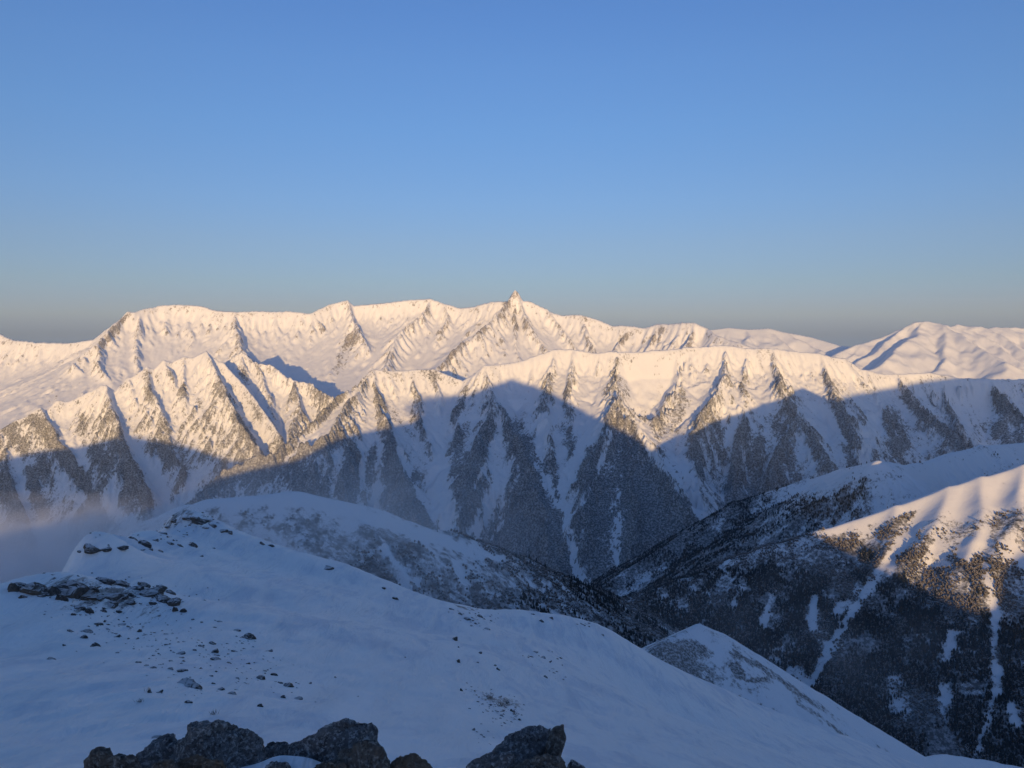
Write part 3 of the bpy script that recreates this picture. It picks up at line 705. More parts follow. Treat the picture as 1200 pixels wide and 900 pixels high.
def fir_group(name, mat, birch):
    """geometry nodes: one simple tree per point, size and turn from the point's own attributes"""
    g = bpy.data.node_groups.new(name, 'GeometryNodeTree')
    g.interface.new_socket("Geometry", in_out='INPUT', socket_type='NodeSocketGeometry')
    g.interface.new_socket("Geometry", in_out='OUTPUT', socket_type='NodeSocketGeometry')
    N = g.nodes.new; Lk = g.links.new
    gi, go = N("NodeGroupInput"), N("NodeGroupOutput")
    join = N("GeometryNodeJoinGeometry")
    def piece(kind, r1, r2, h, z, n=6):
        if kind == 'cone':
            c = N("GeometryNodeMeshCone"); c.inputs["Vertices"].default_value = n; c.inputs["Side Segments"].default_value = 1
            c.inputs["Radius Top"].default_value = r2; c.inputs["Radius Bottom"].default_value = r1; c.inputs["Depth"].default_value = h
            c.fill_type = 'NONE'; geo_out = c.outputs["Mesh"]
            t = N("GeometryNodeTransform"); t.inputs["Translation"].default_value = (0, 0, z)
        else:
            c = N("GeometryNodeMeshIcoSphere"); c.inputs["Radius"].default_value = r1; c.inputs["Subdivisions"].default_value = 1; geo_out = c.outputs["Mesh"]
            t = N("GeometryNodeTransform"); t.inputs["Translation"].default_value = (r2, r2 * 0.6, z); t.inputs["Scale"].default_value = (1, 1, h)
        Lk(geo_out, t.inputs[0]); Lk(t.outputs[0], join.inputs[0])
    if birch:
        piece('cone', 0.05, 0.02, 0.6, 0.2, 4); piece('ico', 0.22, 0.05, 1.3, 0.62); piece('ico', 0.18, -0.14, 1.2, 0.48); piece('ico', 0.13, 0.16, 1.1, 0.42)
    else:
        piece('cone', 0.05, 0.03, 0.3, 0.0, 4); piece('cone', 0.27, 0.08, 0.45, 0.32); piece('cone', 0.20, 0.04, 0.42, 0.58); piece('cone', 0.12, 0.0, 0.36, 0.85, 5)
    sm = N("GeometryNodeSetMaterial"); sm.inputs["Material"].default_value = mat; Lk(join.outputs[0], sm.inputs[0])
    iop = N("GeometryNodeInstanceOnPoints"); Lk(gi.outputs[0], iop.inputs["Points"]); Lk(sm.outputs[0], iop.inputs["Instance"])
    na = N("GeometryNodeInputNamedAttribute"); na.data_type = 'FLOAT'; na.inputs["Name"].default_value = "size"
    nb = N("GeometryNodeInputNamedAttribute"); nb.data_type = 'FLOAT'; nb.inputs["Name"].default_value = "turn"
    cx = N("ShaderNodeCombineXYZ"); Lk(nb.outputs[0], cx.inputs[2])
    Lk(na.outputs[0], iop.inputs["Scale"]); Lk(cx.outputs[0], iop.inputs["Rotation"])
    rl = N("GeometryNodeRealizeInstances") if False else None
    Lk(iop.outputs[0], go.inputs[0])
    return g
G_FIR = fir_group("fir_scatter", M_FIR, False); G_BIRCH = fir_group("birch_scatter", M_BIRCH, True)

def wood(name, label, field, n, size, group, cut, seed, fir_bias, line=(0.0, 100.0, 0.0)):
    X, Y, Z, cov, slope, res = FIELD[field]
    rng = np.random.default_rng(seed)
    ny, nx = X.shape
    fx = rng.random(n) * (nx - 1.01); fy = rng.random(n) * (ny - 1.01)
    ix, iy = fx.astype(int), fy.astype(int); tx, ty = fx - ix, fy - iy
    def bil(A): return (A[iy, ix] * (1 - tx) + A[iy, ix + 1] * tx) * (1 - ty) + (A[iy + 1, ix] * (1 - tx) + A[iy + 1, ix + 1] * tx) * ty
    x, y, z, c = bil(X), bil(Y), bil(Z), bil(cov)
    nn = fbm(x / 34, y / 34, 4, seed + 3)
    kind = fbm(x / 70, y / 70, 3, seed + 9) + fir_bias
    c = c - line[2] * np.clip((z - line[0]) / line[1], 0, 1.5)          # thins out towards the tree line
    ok = (c + 0.45 * nn + 0.25 * (rng.random(n) - 0.5) > cut) & (kind + 0.5 * (rng.random(n) - 0.5) > 0)
    ok &= (np.abs(x) < 0.75 * y + 60) & (z < -120)
    x, y, z = x[ok], y[ok], z[ok]
    me = bpy.data.meshes.new(name); me.vertices.add(len(x))
    me.vertices.foreach_set("co", np.stack([x, y, z - 0.3], -1).astype(np.float32).ravel())
    s = size * (0.55 + 0.75 * rng.random(len(x)) ** 1.5)
    for k, v in (("size", s), ("turn", rng.random(len(x)) * 6.28)):
        a = me.attributes.new(k, 'FLOAT', 'POINT'); a.data.foreach_set("value", v.astype(np.float32))
    me.update()
    o = bpy.data.objects.new(name, me); COL.objects.link(o)
    md = o.modifiers.new("trees", 'NODES'); md.node_group = group
    o["kind"] = 'stuff'; o["label"] = label
    print(name, len(x))
    return o
wood("fir_forest", "dark fir wood covering the near right slope", 'right_near_slope', 420000, 6.0, G_FIR, 0.50, 301, 0.2, (-470, 70, 0.8))
wood("birch_forest", "bare brown birch wood among the firs of the right slope", 'right_near_slope', 260000, 5.5, G_BIRCH, 0.42, 302, 0.10, (-375, 70, 0.42))
wood("fir_forest", "dark fir wood on the shaded back ridge at the right", 'right_back_ridge', 160000, 6.5, G_FIR, 0.58, 303, 0.1)
wood("birch_forest", "bare wood on the lower side of the centre spur", 'centre_spur', 150000, 3.6, G_BIRCH, 0.45, 304, 0.15, (-225, 60, 0.5))
wood("fir_forest", "dark fir wood at the foot of the centre spur", 'centre_spur', 90000, 4.8, G_FIR, 0.6, 305, 0.0, (-260, 50, 0.8))
# ------------------------------------------------------------------ rocks
def rock_material(name, base, dark, pale, warm, warm_amt, scale, snow_top=0.0):
    m, nt, bs, out = nodes_of(name)
    v = coords(nt)
    ob = nt.nodes.new("ShaderNodeObjectInfo")
    n1 = noise_node(nt, v, 5.0 * scale, 8, 0.72, 0.4)
    n2 = noise_node(nt, v, 38.0 * scale, 6, 0.75)
    n3 = noise_node(nt, v, 1.7 * scale, 4, 0.6)
    vo = nt.nodes.new("ShaderNodeTexVoronoi"); vo.inputs["Scale"].default_value = 46 * scale
    nt.links.new(v, vo.inputs["Vector"])
    c = mixc(nt, ramp(nt, n1, [(0.38, (0, 0, 0)), (0.62, (1, 1, 1))]), dark, base)
    c = mixc(nt, ramp(nt, n2, [(0.51, (0, 0, 0)), (0.61, (1, 1, 1))]), c, pale)            # lichen flecks
    c = mixc(nt, math_node(nt, 'MULTIPLY', ramp(nt, vo.outputs["Distance"], [(0.10, (1, 1, 1)), (0.24, (0, 0, 0))]), 0.75), c, (0.012, 0.012, 0.013))  # mica specks
    w = ramp(nt, math_node(nt, 'ADD', n3, math_node(nt, 'MULTIPLY_ADD', ob.outputs["Random"], 0.2, warm_amt - 0.6)), [(0.44, (0, 0, 0)), (0.60, (1, 1, 1))])
    c = mixc(nt, math_node(nt, 'MULTIPLY', w, 0.7), c, warm)
    if snow_top > 0:
        g = nt.nodes.new("ShaderNodeNewGeometry"); sx = nt.nodes.new("ShaderNodeSeparateXYZ"); nt.links.new(g.outputs["Normal"], sx.inputs[0])
        f = ramp(nt, math_node(nt, 'ADD', sx.outputs["Z"], math_node(nt, 'MULTIPLY_ADD', n1, 1.0, -0.5)), [(0.78, (0, 0, 0)), (0.98, (1, 1, 1))])
        c = mixc(nt, math_node(nt, 'MULTIPLY', f, snow_top), c, SNOW)
    nt.links.new(c, bs.inputs["Base Color"])
    bs.inputs["Roughness"].default_value = 0.85; bs.inputs["Specular IOR Level"].default_value = 0.25
    h = math_node(nt, 'ADD', math_node(nt, 'MULTIPLY', n1, 1.0), math_node(nt, 'MULTIPLY', n2, 0.35))
    b = nt.nodes.new("ShaderNodeBump"); b.inputs["Strength"].default_value = 0.9; b.inputs["Distance"].default_value = 0.06 / scale
    nt.links.new(h, b.inputs["Height"]); nt.links.new(b.outputs[0], bs.inputs["Normal"])
    return m
M_GRAN = rock_material("lichen_granite", (0.25, 0.25, 0.255), (0.08, 0.08, 0.085), (0.52, 0.53, 0.54), (0.17, 0.13, 0.10), 0.34, 1.0)
M_BROWN = rock_material("weathered_granite", (0.19, 0.165, 0.14), (0.07, 0.062, 0.056), (0.33, 0.32, 0.30), (0.22, 0.155, 0.10), 0.50, 1.0)
M_SROCK = rock_material("snowy_slope_rock", (0.10, 0.092, 0.085), (0.045, 0.042, 0.04), (0.16, 0.15, 0.14), (0.15, 0.115, 0.085), 0.5, 0.12, 0.72)

def poly_radius(poly, th):
    """distance from the outline's centre to the outline along each direction"""
    p = np.array(poly, float); c = (p.min(0) + p.max(0)) / 2
    q = p - c
    r = np.zeros(th.shape)
    dx, dy = np.cos(th), -np.sin(th)
    for a, b in zip(q, np.roll(q, -1, 0)):
        e = b - a
        den = dx * e[1] - dy * e[0]
        den = np.where(np.abs(den) < 1e-9, 1e-9, den)
        t = (a[0] * e[1] - a[1] * e[0]) / den
        s = (a[0] * dy - a[1] * dx) / den
        ok = (t > 0) & (s >= -1e-6) & (s <= 1 + 1e-6)
        r = np.where(ok & (t > r), t, r)
    return c, r

def mesh_object(name, co, quads, mat, label=None, cat=None, group=None):
    me = bpy.data.meshes.new(name)
    me.from_pydata([tuple(v) for v in co], [], quads); me.update()
    for p in me.polygons: p.use_smooth = True
    me.materials.append(mat)
    o = bpy.data.objects.new(name, me); COL.objects.link(o)
    if label: o["label"] = label
    if cat: o["category"] = cat
    if group: o["group"] = group
    return o

def noise3(p, s, seed):
    return (fbm(p[:, 0] / s, p[:, 2] / s + 0.37 * p[:, 1] / s, 4, seed) + fbm(p[:, 1] / s, p[:, 2] / s - 0.41 * p[:, 0] / s, 4, seed + 31)) * 0.5

def boulder(label, outline, D, depth, mat, seed, facets=24, rough=0.02):
    """a boulder whose outline, seen from the viewpoint, was measured in the photograph; depth in metres"""
    rng = np.random.default_rng(seed)
    nu, nv = 160, 90
    th = np.linspace(0, 2 * np.pi, nu, endpoint=False)
    c, r = poly_radius(outline, th)
    r = (np.roll(r, 1) + 2 * r + np.roll(r, -1)) / 4
    ph = np.linspace(-np.pi / 2, np.pi / 2, nv)
    co = []
    for p in ph:
        k = max(math.cos(p), 0.0) ** 0.55
        d = D - depth * 0.5 * math.copysign(abs(math.sin(p)) ** 0.8, math.sin(p))
        for j, t in enumerate(th):
            co.append(P(c[0] + r[j] * k * math.cos(t), c[1] - r[j] * k * math.sin(t), d))
    co = np.array(co)
    ctr = co.mean(0); q = co - ctr
    size = np.abs(q).max()
    w3 = np.stack([noise3(q, 0.22 * size, seed + 11), noise3(q, 0.22 * size, seed + 12), noise3(q, 0.22 * size, seed + 13)], -1)
    for i in range(facets):                       # broken faces: some towards the viewer, some along the top and flanks
        n = rng.normal(size=3)
        if i % 3: n[1] = -abs(n[1]) * 1.2 - 1.0
        n[2] = abs(n[2]) * 0.9; n /= np.linalg.norm(n)
        h = (q + 0.05 * size * w3) @ n; lim = np.sort(h)[int(len(h) * (rng.uniform(0.80, 0.93) if i % 3 else 0.985))]
        q -= np.outer(np.where(h > lim, (h - lim), 0), n)
    nrm = q / (np.linalg.norm(q, axis=1, keepdims=True) + 1e-9)
    amp = rough * np.clip(np.linalg.norm(q, axis=1), 0.2 * size, size) / size
    led = noise3(q, 0.55 * size, seed + 41) * 4
    q += nrm * (2.2 * amp * (np.floor(led) + np.clip((led - np.floor(led) - 0.75) * 4, 0, 1)) * 0.35)[:, None]      # stepped fractures
    cr = np.abs(noise3(q, 0.30 * size, seed + 21))
    q -= nrm * (1.3 * amp * np.exp(-(cr / 0.05) ** 2))[:, None]                      # cracks
    q += nrm * (amp * 0.9 * (np.abs(noise3(q, 0.16, seed)) * 2 - 0.6))[:, None] + nrm * (amp * 0.55 * noise3(q, 0.045, seed + 5))[:, None]
    co = q + ctr
    quads = [(i * nu + j, i * nu + (j + 1) % nu, (i + 1) * nu + (j + 1) % nu, (i + 1) * nu + j) for i in range(nv - 1) for j in range(nu)]
    org = np.array([ctr[0], ctr[1], co[:, 2].min()])
    o = mesh_object("boulder", co - org, [f[::-1] for f in quads], mat, label, "boulder", "boulders heaped at the viewpoint")
    o.location = org
    return o

BOULDERS = [
    ("small round brown boulder at the far left end of the near heap", [(96, 905), (99, 893), (107, 881), (117, 876), (127, 878), (134, 885), (137, 900), (134, 940), (98, 940)], 4.3, 0.20, M_BROWN, 1, 0.012),
    ("tan boulder with rounded top right of the small brown end boulder", [(131, 900), (134, 888), (142, 883), (154, 882), (163, 888), (168, 899), (166, 945), (132, 945)], 4.05, 0.18, M_BROWN, 2, 0.012),
    ("dark slanting slab leaning against the left side of the big domed boulder", [(150, 894), (168, 878), (186, 866), (197, 859), (207, 857), (212, 866), (214, 890), (205, 950), (152, 950)], 4.45, 0.30, M_GRAN, 3, 0.018),
    ("big dark domed boulder speckled with grey lichen, largest of the left heap", [(185, 900), (196, 871), (210, 860), (224, 850), (236, 844), (250, 842), (262, 845), (276, 846), (288, 850), (299, 857), (306, 866), (308, 890), (300, 960), (186, 960)], 4.3, 0.50, M_GRAN, 4, 0.020),
    ("low dark stone in the gap between the domed boulder and the tall pointed one", [(300, 905), (303, 868), (312, 863), (322, 866), (334, 868), (346, 872), (350, 900), (345, 950), (302, 950)], 4.7, 0.25, M_GRAN, 5, 0.014),
    ("large grey boulder with high blunt crest at the right of the left heap", [(300, 905), (316, 886), (334, 875), (352, 866), (372, 856), (392, 846), (410, 838), (426, 834), (435, 837), (438, 846), (443, 860), (448, 876), (454, 900), (450, 960), (304, 960)], 4.35, 0.50, M_GRAN, 6, 0.022),
    ("rounded brown boulder below the blunt crest of the large grey one", [(392, 905), (398, 886), (408, 876), (420, 870), (434, 869), (446, 875), (455, 887), (460, 905), (456, 960), (394, 960)], 3.9, 0.28, M_BROWN, 7, 0.014),
    ("brown humped boulder at the right end of the left heap", [(448, 912), (456, 896), (466, 886), (478, 881), (489, 882), (498, 889), (506, 903), (508, 950), (450, 950)], 4.0, 0.24, M_BROWN, 8, 0.014),
    ("broad flat tan boulder in front of the big domed boulder", [(192, 912), (200, 893), (214, 887), (232, 884), (250, 886), (262, 893), (268, 912), (264, 960), (194, 960)], 3.75, 0.28, M_BROWN, 9, 0.014),
    ("low tan boulder with orange tinge at the bottom edge under the dome", [(168, 918), (176, 898), (190, 892), (204, 894), (214, 902), (216, 950), (170, 950)], 3.6, 0.2, M_BROWN, 10, 0.012),
    ("small dark stone poking out of the snow pocket", [(306, 915), (312, 899), (322, 894), (336, 895), (346, 902), (350, 915), (346, 945), (308, 945)], 4.0, 0.18, M_GRAN, 11, 0.010),
    ("brown stone right of the snow pocket under the grey boulder", [(360, 915), (366, 899), (378, 891), (392, 888), (404, 893), (410, 915), (406, 950), (362, 950)], 3.85, 0.22, M_BROWN, 12, 0.012),
    ("dark lichened slab forming the top of the right heap", [(566, 900), (572, 886), (582, 872), (592, 861), (604, 855), (614, 853), (622, 851), (632, 852), (642, 854), (652, 862), (656, 884), (650, 950), (570, 950)], 4.6, 0.40, M_GRAN, 13, 0.018),
    ("upright brown horn of rock at the tip of the right slab", [(636, 890), (641, 866), (647, 853), (654, 847), (660, 847), (662, 858), (664, 866), (660, 880), (656, 890), (652, 930), (638, 930)], 4.5, 0.22, M_BROWN, 14, 0.012),
    ("pale low boulder at the left of the right heap", [(536, 912), (544, 897), (554, 888), (566, 883), (582, 880), (598, 882), (612, 888), (618, 912), (612, 950), (540, 950)], 4.1, 0.32, M_GRAN, 15, 0.014),
    ("low brownish boulder below the horn in the right heap", [(598, 915), (606, 896), (618, 888), (636, 884), (654, 886), (666, 895), (672, 915), (666, 950), (600, 950)], 3.95, 0.30, M_BROWN, 16, 0.014),
    ("small dark stone at the right end of the right heap", [(660, 910), (664, 894), (670, 889), (678, 891), (684, 899), (692, 910), (690, 945), (662, 945)], 4.2, 0.16, M_GRAN, 17, 0.010),
]
for lab, outl, D_, dep, mt, sd, rg in BOULDERS:
    boulder(lab, outl, D_, dep, mt, sd, facets=7 if "horn" in lab or "round" in lab else 20, rough=rg)

# the pocket of snow between the boulders
n = 28
gx, gy = np.meshgrid(np.linspace(-1.62, -0.9, n), np.linspace(3.9, 4.5, n))
gz = -2.345 + 0.03 * fbm(gx / 0.3, gy / 0.3, 2, 77) - 0.10 * ((gx + 1.25) / 0.3) ** 2 - np.where(gy > 4.15, 0.95, 0.25) * np.abs(gy - 4.15)
grid_mesh("snow_drift", gx, gy, gz, M_SNOW, {"cover": np.zeros_like(gx)}, None, "small pocket of snow caught between the near boulders")

# ---- rocks standing out of the snow slope
def rock_mesh(seed):
    rng = np.random.default_rng(seed)
    nu, nv = 20, 13
    co = []
    for i in range(nv):
        p = -np.pi / 2 + np.pi * i / (nv - 1)
        for j in range(nu):
            t = 2 * np.pi * j / nu
            co.append((math.cos(p) * math.cos(t), math.cos(p) * math.sin(t), math.sin(p)))
    q = np.array(co)
    for _ in range(11):
        n = rng.normal(size=3); n /= np.linalg.norm(n)
        h = q @ n; lim = rng.uniform(0.45, 0.8)
        q -= np.outer(np.where(h > lim, h - lim, 0), n)
    q += 0.16 * np.stack([noise3(q, 0.45, seed + 3), noise3(q, 0.45, seed + 4), noise3(q, 0.45, seed + 5)], -1)
    q[:, 2] += 0.35 * q[:, 0] * rng.uniform(-0.6, 0.6)
    q /= np.abs(q).max(0)
    f = [(i * nu + j, i * nu + (j + 1) % nu, (i + 1) * nu + (j + 1) % nu, (i + 1) * nu + j) for i in range(nv - 1) for j in range(nu)]
    me = bpy.data.meshes.new("rock"); me.from_pydata([tuple(v) for v in q], [], f); me.update()
    me.materials.append(M_SROCK)
    return me
ROCK_MESHES = [rock_mesh(500 + i) for i in range(9)]

def on_slope(px, py):
    """where the sight line through (px, py) meets the snow slope"""
    d = np.geomspace(12, 420, 900)
    ray = P(px, py, 1.0)
    gap = d * ray[2] - fg_height(d * ray[0], d)
    hit = np.nonzero(gap < 0)[0]
    D_ = d[hit[0]] if len(hit) else d[np.argmin(np.where(d > 40, gap, 1e9))]
    return D_

rr = random.Random(3)
def slope_rock(px, py, w, h, label, group=None, dist=None):
    D_ = dist or on_slope(px, py + h * 0.35)
    s = D_ / FPX
    x, y = D_ * (px - CX) / FPX, D_
    z = float(fg_height(np.array([x]), np.array([y]))[0])
    o = bpy.data.objects.new("rock", rr.choice(ROCK_MESHES)); COL.objects.link(o)
    hz = max((0.62 if group and 'outcrop' in group else 0.5) * h * s, 0.10)
    if h > 22: hz = 1.0 * h * s
    o.location = (x, y, z - 0.38 * hz)
    if group and 'outcrop' in group: w, hz = w * 1.2, hz * 1.35
    o.scale = (0.56 * w * s, 0.5 * w * s * rr.uniform(0.8, 1.3), hz * rr.uniform(1.0, 1.5))
    o.rotation_euler = (rr.uniform(-0.15, 0.15), rr.uniform(0.05, 0.45) if w > 1.2 * h else rr.uniform(-0.1, 0.2), rr.uniform(-0.4, 0.4) + rr.choice((0, math.pi)))
    if abs(o.rotation_euler.z) > 2: o.rotation_euler.y *= -1
    o["label"] = label; o["category"] = "rock"
    if group: o["group"] = group
    return o

BIG = [
    (68, 680, 46, 26, "blocky dark rock standing highest on the left crest outcrop"),
    (88, 687, 40, 15, "long dark rock right of the highest block of the left crest outcrop"),
    (118, 691, 30, 15, "broad flat rock in the middle of the outcrop band on the left shoulder"),
    (150, 685, 26, 11, "wide dark ledge at the right of the outcrop band on the left shoulder"),
    (82, 706, 20, 10, "dark wedge of rock just below the left crest outcrop"),
    (213, 795, 36, 19, "largest lone grey rock lying low on the left snow slope"),
    (284, 744, 17, 8, "flat pale rock at the upper right of the scattered stones"),
    (296, 789, 12, 10, "dark angular rock in the lower right row of scattered stones"),
    (331, 799, 13, 9, "tilted dark rock at the right end of the lower right row"),
    (100, 752, 12, 11, "stubby dark rock below the left outcrop beside a taller one"),
    (125, 742, 9, 11, "upright dark rock on the snow below the left outcrop"),
    (175, 806, 8, 8, "small square rock beside a snow bound twig left of the lone rock"),
    (531, 745, 9, 13, "tall rounded stone alone high on the middle snow face"),
    (535, 772, 7, 10, "upright stone on the middle snow face below the tall rounded one"),
    (460, 699, 8, 8, "lone dark stone near the middle skyline of the snow slope"),
    (230, 606, 26, 11, "dark ragged outcrop at the far top of the snow crest"),
    (163, 632, 17, 10, "snow dusted dark rock on the far crest left of its top"),
    (98, 641, 24, 7, "thin dark ledge along the far left edge of the snow crest"),
    (646, 722, 9, 8, "dark stone on the corniced edge right of the middle"),
    (378, 664, 18, 5, "thin slanting rock rib on the skyline of the snow slope"),
]
for a in BIG: slope_rock(*a)
G1 = ("angular dark rock in the outcrop band on the left shoulder of the snow", "rocks of the outcrop band on the left shoulder")
G2 = ("small dark rock half buried in the left snow slope", "rocks scattered down the left snow slope")
G3 = ("snow dusted small rock along the far top of the snow crest", "rocks along the far top of the snow crest")
G4 = ("lone small stone on the bare middle snow face", "stones on the bare middle snow face")
G5 = ("small dark rock on the corniced edge behind the middle snow face", "rocks on the corniced edge")
SETS = [
    (G1, [(48, 688, 20, 11), (30, 687, 26, 9), (10, 688, 24, 9), (60, 697, 13, 9), (92, 711, 12, 8), (130, 680, 20, 8), (165, 690, 24, 11), (180, 697, 22, 8), (193, 703, 14, 7), (197, 713, 6, 8), (205, 715, 8, 5), (110, 676, 24, 6), (178, 683, 14, 6), (190, 690, 14, 5), (136, 697, 12, 6), (105, 699, 12, 5), (122, 704, 16, 6), (142, 703, 10, 5),
           (100, 686, 12, 7), (158, 679, 14, 4), (170, 705, 9, 4), (145, 694, 12, 6), (88, 698, 9, 5), (38, 696, 8, 3), (15, 697, 9, 3), (200, 700, 8, 4), (128, 712, 8, 3), (110, 712, 7, 3)]),
    (G2, [(75, 716, 6, 4), (70, 735, 8, 4), (90, 736, 14, 5), (104, 728, 10, 5), (115, 733, 8, 3), (87, 743, 10, 8), (62, 753, 4, 5), (45, 770, 11, 3), (131, 730, 12, 3), (140, 733, 6, 3), (153, 737, 8, 6), (160, 743, 8, 3), (140, 746, 4, 3), (150, 747, 6, 5), (184, 742, 7, 3), (186, 755, 8, 4), (201, 762, 11, 8), (203, 769, 6, 3), (219, 760, 5, 3), (226, 755, 8, 3),
           (218, 725, 4, 3), (227, 728, 5, 3), (243, 732, 6, 5), (250, 727, 8, 3), (270, 737, 9, 4), (240, 751, 10, 5), (244, 761, 11, 7), (247, 771, 17, 5), (260, 773, 7, 5), (266, 761, 10, 5), (283, 776, 7, 6), (313, 788, 9, 6), (320, 797, 8, 5), (302, 784, 5, 4), (308, 760, 10, 7), (268, 790, 7, 4),
           (203, 785, 14, 6), (150, 776, 8, 3), (160, 779, 6, 4), (168, 781, 8, 4), (178, 778, 6, 3), (190, 783, 8, 4), (163, 809, 6, 5), (211, 821, 11, 6), (249, 805, 8, 5), (264, 811, 13, 4), (325, 815, 8, 7), (341, 816, 12, 5), (297, 825, 9, 7), (356, 798, 6, 5), (168, 861, 14, 5), (238, 790, 6, 3), (226, 783, 6, 3), (170, 767, 5, 2), (126, 765, 5, 2), (240, 800, 6, 3), (387, 793, 3, 3), (190, 774, 6, 3), (276, 752, 6, 3), (180, 770, 5, 2)]),
    (G3, [(148, 625, 14, 5), (135, 632, 14, 4), (116, 637, 12, 4), (193, 618, 10, 5), (183, 622, 12, 4), (205, 636, 8, 3), (193, 632, 10, 6), (220, 636, 14, 5), (170, 640, 7, 4), (180, 642, 8, 4), (230, 650, 6, 3), (245, 640, 3, 3), (244, 612, 14, 7), (256, 618, 12, 6), (265, 622, 10, 5), (302, 635, 8, 4), (312, 638, 9, 5), (200, 612, 10, 4), (215, 608, 12, 5), (175, 630, 8, 4), (212, 625, 8, 3), (236, 616, 9, 4), (160, 640, 6, 3), (86, 650, 7, 4)]),
    (G4, [(446, 688, 6, 4), (535, 757, 4, 4), (558, 775, 4, 5), (580, 779, 6, 4), (583, 783, 5, 5), (561, 764, 5, 4), (539, 807, 4, 7), (575, 811, 4, 5), (585, 815, 6, 5), (640, 793, 6, 4), (646, 775, 4, 3), (553, 854, 6, 4), (414, 815, 3, 2), (573, 825, 5, 4), (594, 822, 5, 5), (600, 832, 6, 5), (588, 838, 6, 4), (609, 843, 5, 4), (549, 830, 4, 3), (563, 860, 4, 3), (471, 769, 3, 2), (628, 764, 7, 3), (636, 770, 8, 3)]),
    (G5, [(636, 727, 7, 6), (547, 724, 10, 5), (538, 718, 8, 4), (557, 730, 8, 4), (684, 731, 5, 4), (570, 737, 8, 3), (562, 722, 8, 4), (527, 713, 7, 4), (708, 745, 6, 3), (625, 719, 5, 3)]),
]
ANCHORS = [(66, 679, "the highest block of the crest outcrop"), (118, 691, "the broad rock of the outcrop band"), (150, 685, "the wide ledge of the outcrop band"), (213, 795, "the largest lone grey rock"), (284, 744, "the flat pale rock"),
           (331, 799, "the tilted rock ending the lower row"), (125, 742, "the upright rock below the outcrop"), (175, 806, "the small square rock"), (531, 745, "the tall rounded stone"), (230, 606, "the ragged far crest outcrop"),
           (163, 632, "the snow dusted far crest rock"), (646, 722, "the dark stone on the corniced edge"), (585, 828, "the brown dwarf shrub"), (460, 699, "the lone dark skyline stone")]
def whereabouts(px, py):
    a = min(ANCHORS, key=lambda q: math.hypot(q[0] - px, q[1] - py))
    dx, dy = px - a[0], py - a[1]
    k = int(round(math.degrees(math.atan2(-dy, dx)) / 45.0)) % 8
    return ("right of", "above right of", "above", "above left of", "left of", "below left of", "below", "below right of")[k] + " " + a[2], math.hypot(dx, dy)
places = {}
for (lab, grp), pts in SETS:
    for p in pts:
        wh, ds = whereabouts(p[0], p[1]); places.setdefault(wh, []).append((ds, p))
ORDER = ("closest", "second closest", "third closest", "fourth closest", "fifth closest", "sixth closest", "seventh closest", "eighth closest", "ninth closest", "tenth closest", "eleventh closest", "twelfth closest")
for (lab, grp), pts in SETS:
    for p in pts:
        wh, ds = whereabouts(p[0], p[1])
        k = sorted(places[wh]).index((ds, p))
        kind = ("tiny" if p[2] < 6 else "small" if p[2] < 12 else "mid-sized") + (" flat" if p[2] > 2 * p[3] else "") + " dark rock"
        slope_rock(*p, kind + (" " if len(places[wh]) == 1 else ", " + ORDER[min(k, 11)] + " ") + wh, grp)

# fine debris too small and too many to pick apart
def debris(name, label, areas, seed):
    rng = np.random.default_rng(seed)
    co, fs = [], []
    for px, py, sx, sy, n in areas:
        for _ in range(n):
            a, c = px + rng.normal() * sx, py + rng.normal() * sy
            a += (c - py) * 0.5
            D_ = on_slope(a, c)
            if D_ > 300: continue
            x = D_ * (a - CX) / FPX
            z = float(fg_height(np.array([x]), np.array([D_]))[0])
            s = D_ / FPX * rng.uniform(0.7, 2.2)
            i = len(co); ang = rng.random() * 6.28
            for k in range(5):
                t = ang + k * 1.2566 + rng.normal() * 0.15; rr_ = s * rng.uniform(0.6, 1.2)
                co.append((x + 1.3 * rr_ * math.cos(t), D_ + rr_ * math.sin(t), z - 0.15 * s))
            co.append((x + rng.normal() * 0.3 * s, D_ + rng.normal() * 0.3 * s, z + s * rng.uniform(0.25, 0.6)))
            fs += [(i + k, i + (k + 1) % 5, i + 5) for k in range(5)]
    o = mesh_object(name, co, fs, M_SROCK)
    for p in o.data.polygons: p.use_smooth = False
    o["kind"] = 'stuff'; o["label"] = label
debris("rubble", "fine rock rubble strewn below the outcrop and down the left slope",
       [(120, 692, 42, 9, 120), (165, 700, 30, 10, 60), (70, 690, 22, 8, 40), (110, 720, 35, 12, 60), (150, 742, 35, 12, 70), (200, 758, 40, 14, 70), (255, 765, 35, 14, 60), (300, 790, 30, 12, 40), (205, 800, 25, 10, 30), (235, 610, 18, 5, 40), (160, 632, 30, 5, 30), (200, 618, 20, 6, 30)], 61)
debris("scree", "stony patches of fine scree on the middle snow face",
       [(588, 832, 11, 9, 70), (562, 815, 8, 6, 25), (555, 725, 12, 5, 40), (640, 778, 12, 9, 25), (690, 733, 5, 2, 10), (570, 865, 8, 6, 12)], 62)

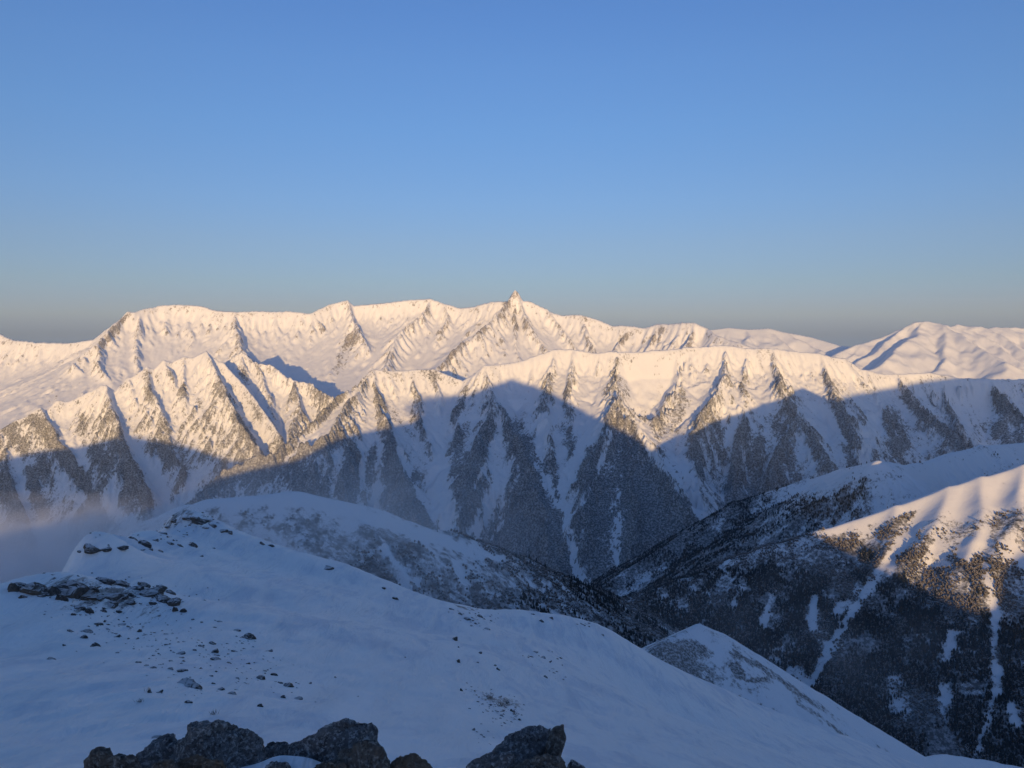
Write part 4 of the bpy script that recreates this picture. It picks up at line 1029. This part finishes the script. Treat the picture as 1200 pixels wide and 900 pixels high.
# dry twigs and grass stems that stick out of the snow in tufts
def tuft(px, py, label, size_px=8, seed=0):
    rng = np.random.default_rng(seed)
    D_ = on_slope(px, py); s = D_ / FPX * size_px
    x = D_ * (px - CX) / FPX; z = float(fg_height(np.array([x]), np.array([D_]))[0])
    co, fs = [], []
    for k in range(22):
        b0 = np.array([rng.normal() * 0.3, rng.normal() * 0.3, -0.05]) * s
        tip = b0 + np.array([rng.normal() * 0.35, rng.normal() * 0.3, rng.uniform(0.4, 1.0)]) * s
        wd = 0.035 * s
        i = len(co)
        for a in range(3): co.append(b0 + wd * np.array([math.cos(a * 2.1), math.sin(a * 2.1), 0]))
        co.append(tip)
        fs += [(i, i + 1, i + 3), (i + 1, i + 2, i + 3), (i + 2, i, i + 3)]
    o = mesh_object("dry_shrub", co, fs, M_TWIG, label, "shrub")
    o.location = (x, D_, z)
M_TWIG, nt, bs, _ = nodes_of("dry_twig")
nt.links.new(mixc(nt, noise_node(nt, coords(nt), 3.0, 3), (0.06, 0.045, 0.035), (0.13, 0.10, 0.075)), bs.inputs["Base Color"]); bs.inputs["Roughness"].default_value = 0.9
tuft(162, 809, "thin dry shrub beside the small square rock on the left slope", 8, 1)
tuft(150, 822, "sparse dry twigs in the snow left of the lone large rock", 7, 2)
tuft(240, 838, "few dry stems in the snow just above the big domed boulder", 8, 3)
tuft(585, 828, "brown dwarf shrub poking through the middle snow face", 9, 4)
tuft(604, 838, "low brown twigs at the lower end of the stony patch on the middle face", 8, 5)
tuft(572, 818, "brown twigs at the upper end of the stony patch on the middle face", 8, 6)
# ------------------------------------------------------------------ air
def box_object(name, lo, hi, mat, kind, label=None):
    v = [(x, y, z) for x in (lo[0], hi[0]) for y in (lo[1], hi[1]) for z in (lo[2], hi[2])]
    f = [(0, 1, 3, 2), (4, 6, 7, 5), (0, 4, 5, 1), (2, 3, 7, 6), (0, 2, 6, 4), (1, 5, 7, 3)]
    me = bpy.data.meshes.new(name); me.from_pydata(v, [], f); me.update(); me.materials.append(mat)
    o = bpy.data.objects.new(name, me); COL.objects.link(o); o["kind"] = kind
    if label: o["label"] = label
    return o
mh = bpy.data.materials.new("thin_air"); mh.use_nodes = True
nt = mh.node_tree; nt.nodes.clear()
out = nt.nodes.new("ShaderNodeOutputMaterial"); pv = nt.nodes.new("ShaderNodeVolumePrincipled")
pv.inputs["Color"].default_value = (0.72, 0.86, 1.0, 1); pv.inputs["Density"].default_value = 2.2e-5; pv.inputs["Anisotropy"].default_value = 0.0
nt.links.new(pv.outputs[0], out.inputs["Volume"])
box_object("haze", (-5200, -3400, -3100), (9500, 11500, 520), mh, 'stuff')
# spindrift: snow dust blowing over the crests
def drift(name, label, lo, hi, dens, scale, seed):
    m = bpy.data.materials.new(name); m.use_nodes = True
    nt = m.node_tree; nt.nodes.clear()
    out = nt.nodes.new("ShaderNodeOutputMaterial"); pv = nt.nodes.new("ShaderNodeVolumePrincipled")
    pv.inputs["Color"].default_value = (0.97, 0.97, 0.98, 1); pv.inputs["Anisotropy"].default_value = 0.1
    tc = nt.nodes.new("ShaderNodeTexCoord")
    mp = nt.nodes.new("ShaderNodeMapping"); mp.inputs["Location"].default_value = (seed, seed * 0.7, 0); mp.inputs["Scale"].default_value = (1, 1, 1.5)
    nt.links.new(tc.outputs["Object"], mp.inputs["Vector"])
    n = noise_node(nt, mp.outputs[0], 1.0 / scale, 5, 0.6, 0.5)
    # thins out towards every side
    g = nt.nodes.new("ShaderNodeVectorMath"); g.operation = 'SUBTRACT'; g.inputs[1].default_value = (0.5, 0.5, 0.5)
    nt.links.new(tc.outputs["Generated"], g.inputs[0])
    l = nt.nodes.new("ShaderNodeVectorMath"); l.operation = 'LENGTH'; nt.links.new(g.outputs[0], l.inputs[0])
    fall = ramp(nt, l.outputs["Value"], [(0.10, (1, 1, 1)), (0.50, (0, 0, 0))])
    wisps = ramp(nt, n, [(0.43, (0, 0, 0)), (0.64, (1, 1, 1))])
    nt.links.new(math_node(nt, 'MULTIPLY', math_node(nt, 'MULTIPLY', fall, wisps), dens), pv.inputs["Density"])
    nt.links.new(pv.outputs[0], out.inputs["Volume"])
    box_object("blowing_snow", lo, hi, m, 'stuff', label)
drift("spindrift_left", "cloud of wind blown snow behind the left crest", (-560, 320, -240), (-95, 600, -98), 0.10, 34, 3)
drift("spindrift_mid", "thin veil of blowing snow over the far end of the snow crest", (-200, 262, -150), (40, 460, -40), 0.010, 35, 9)
drift("spindrift_right", "faint blowing snow off the lower snow spur", (30, 340, -260), (330, 560, -110), 0.0015, 45, 21)
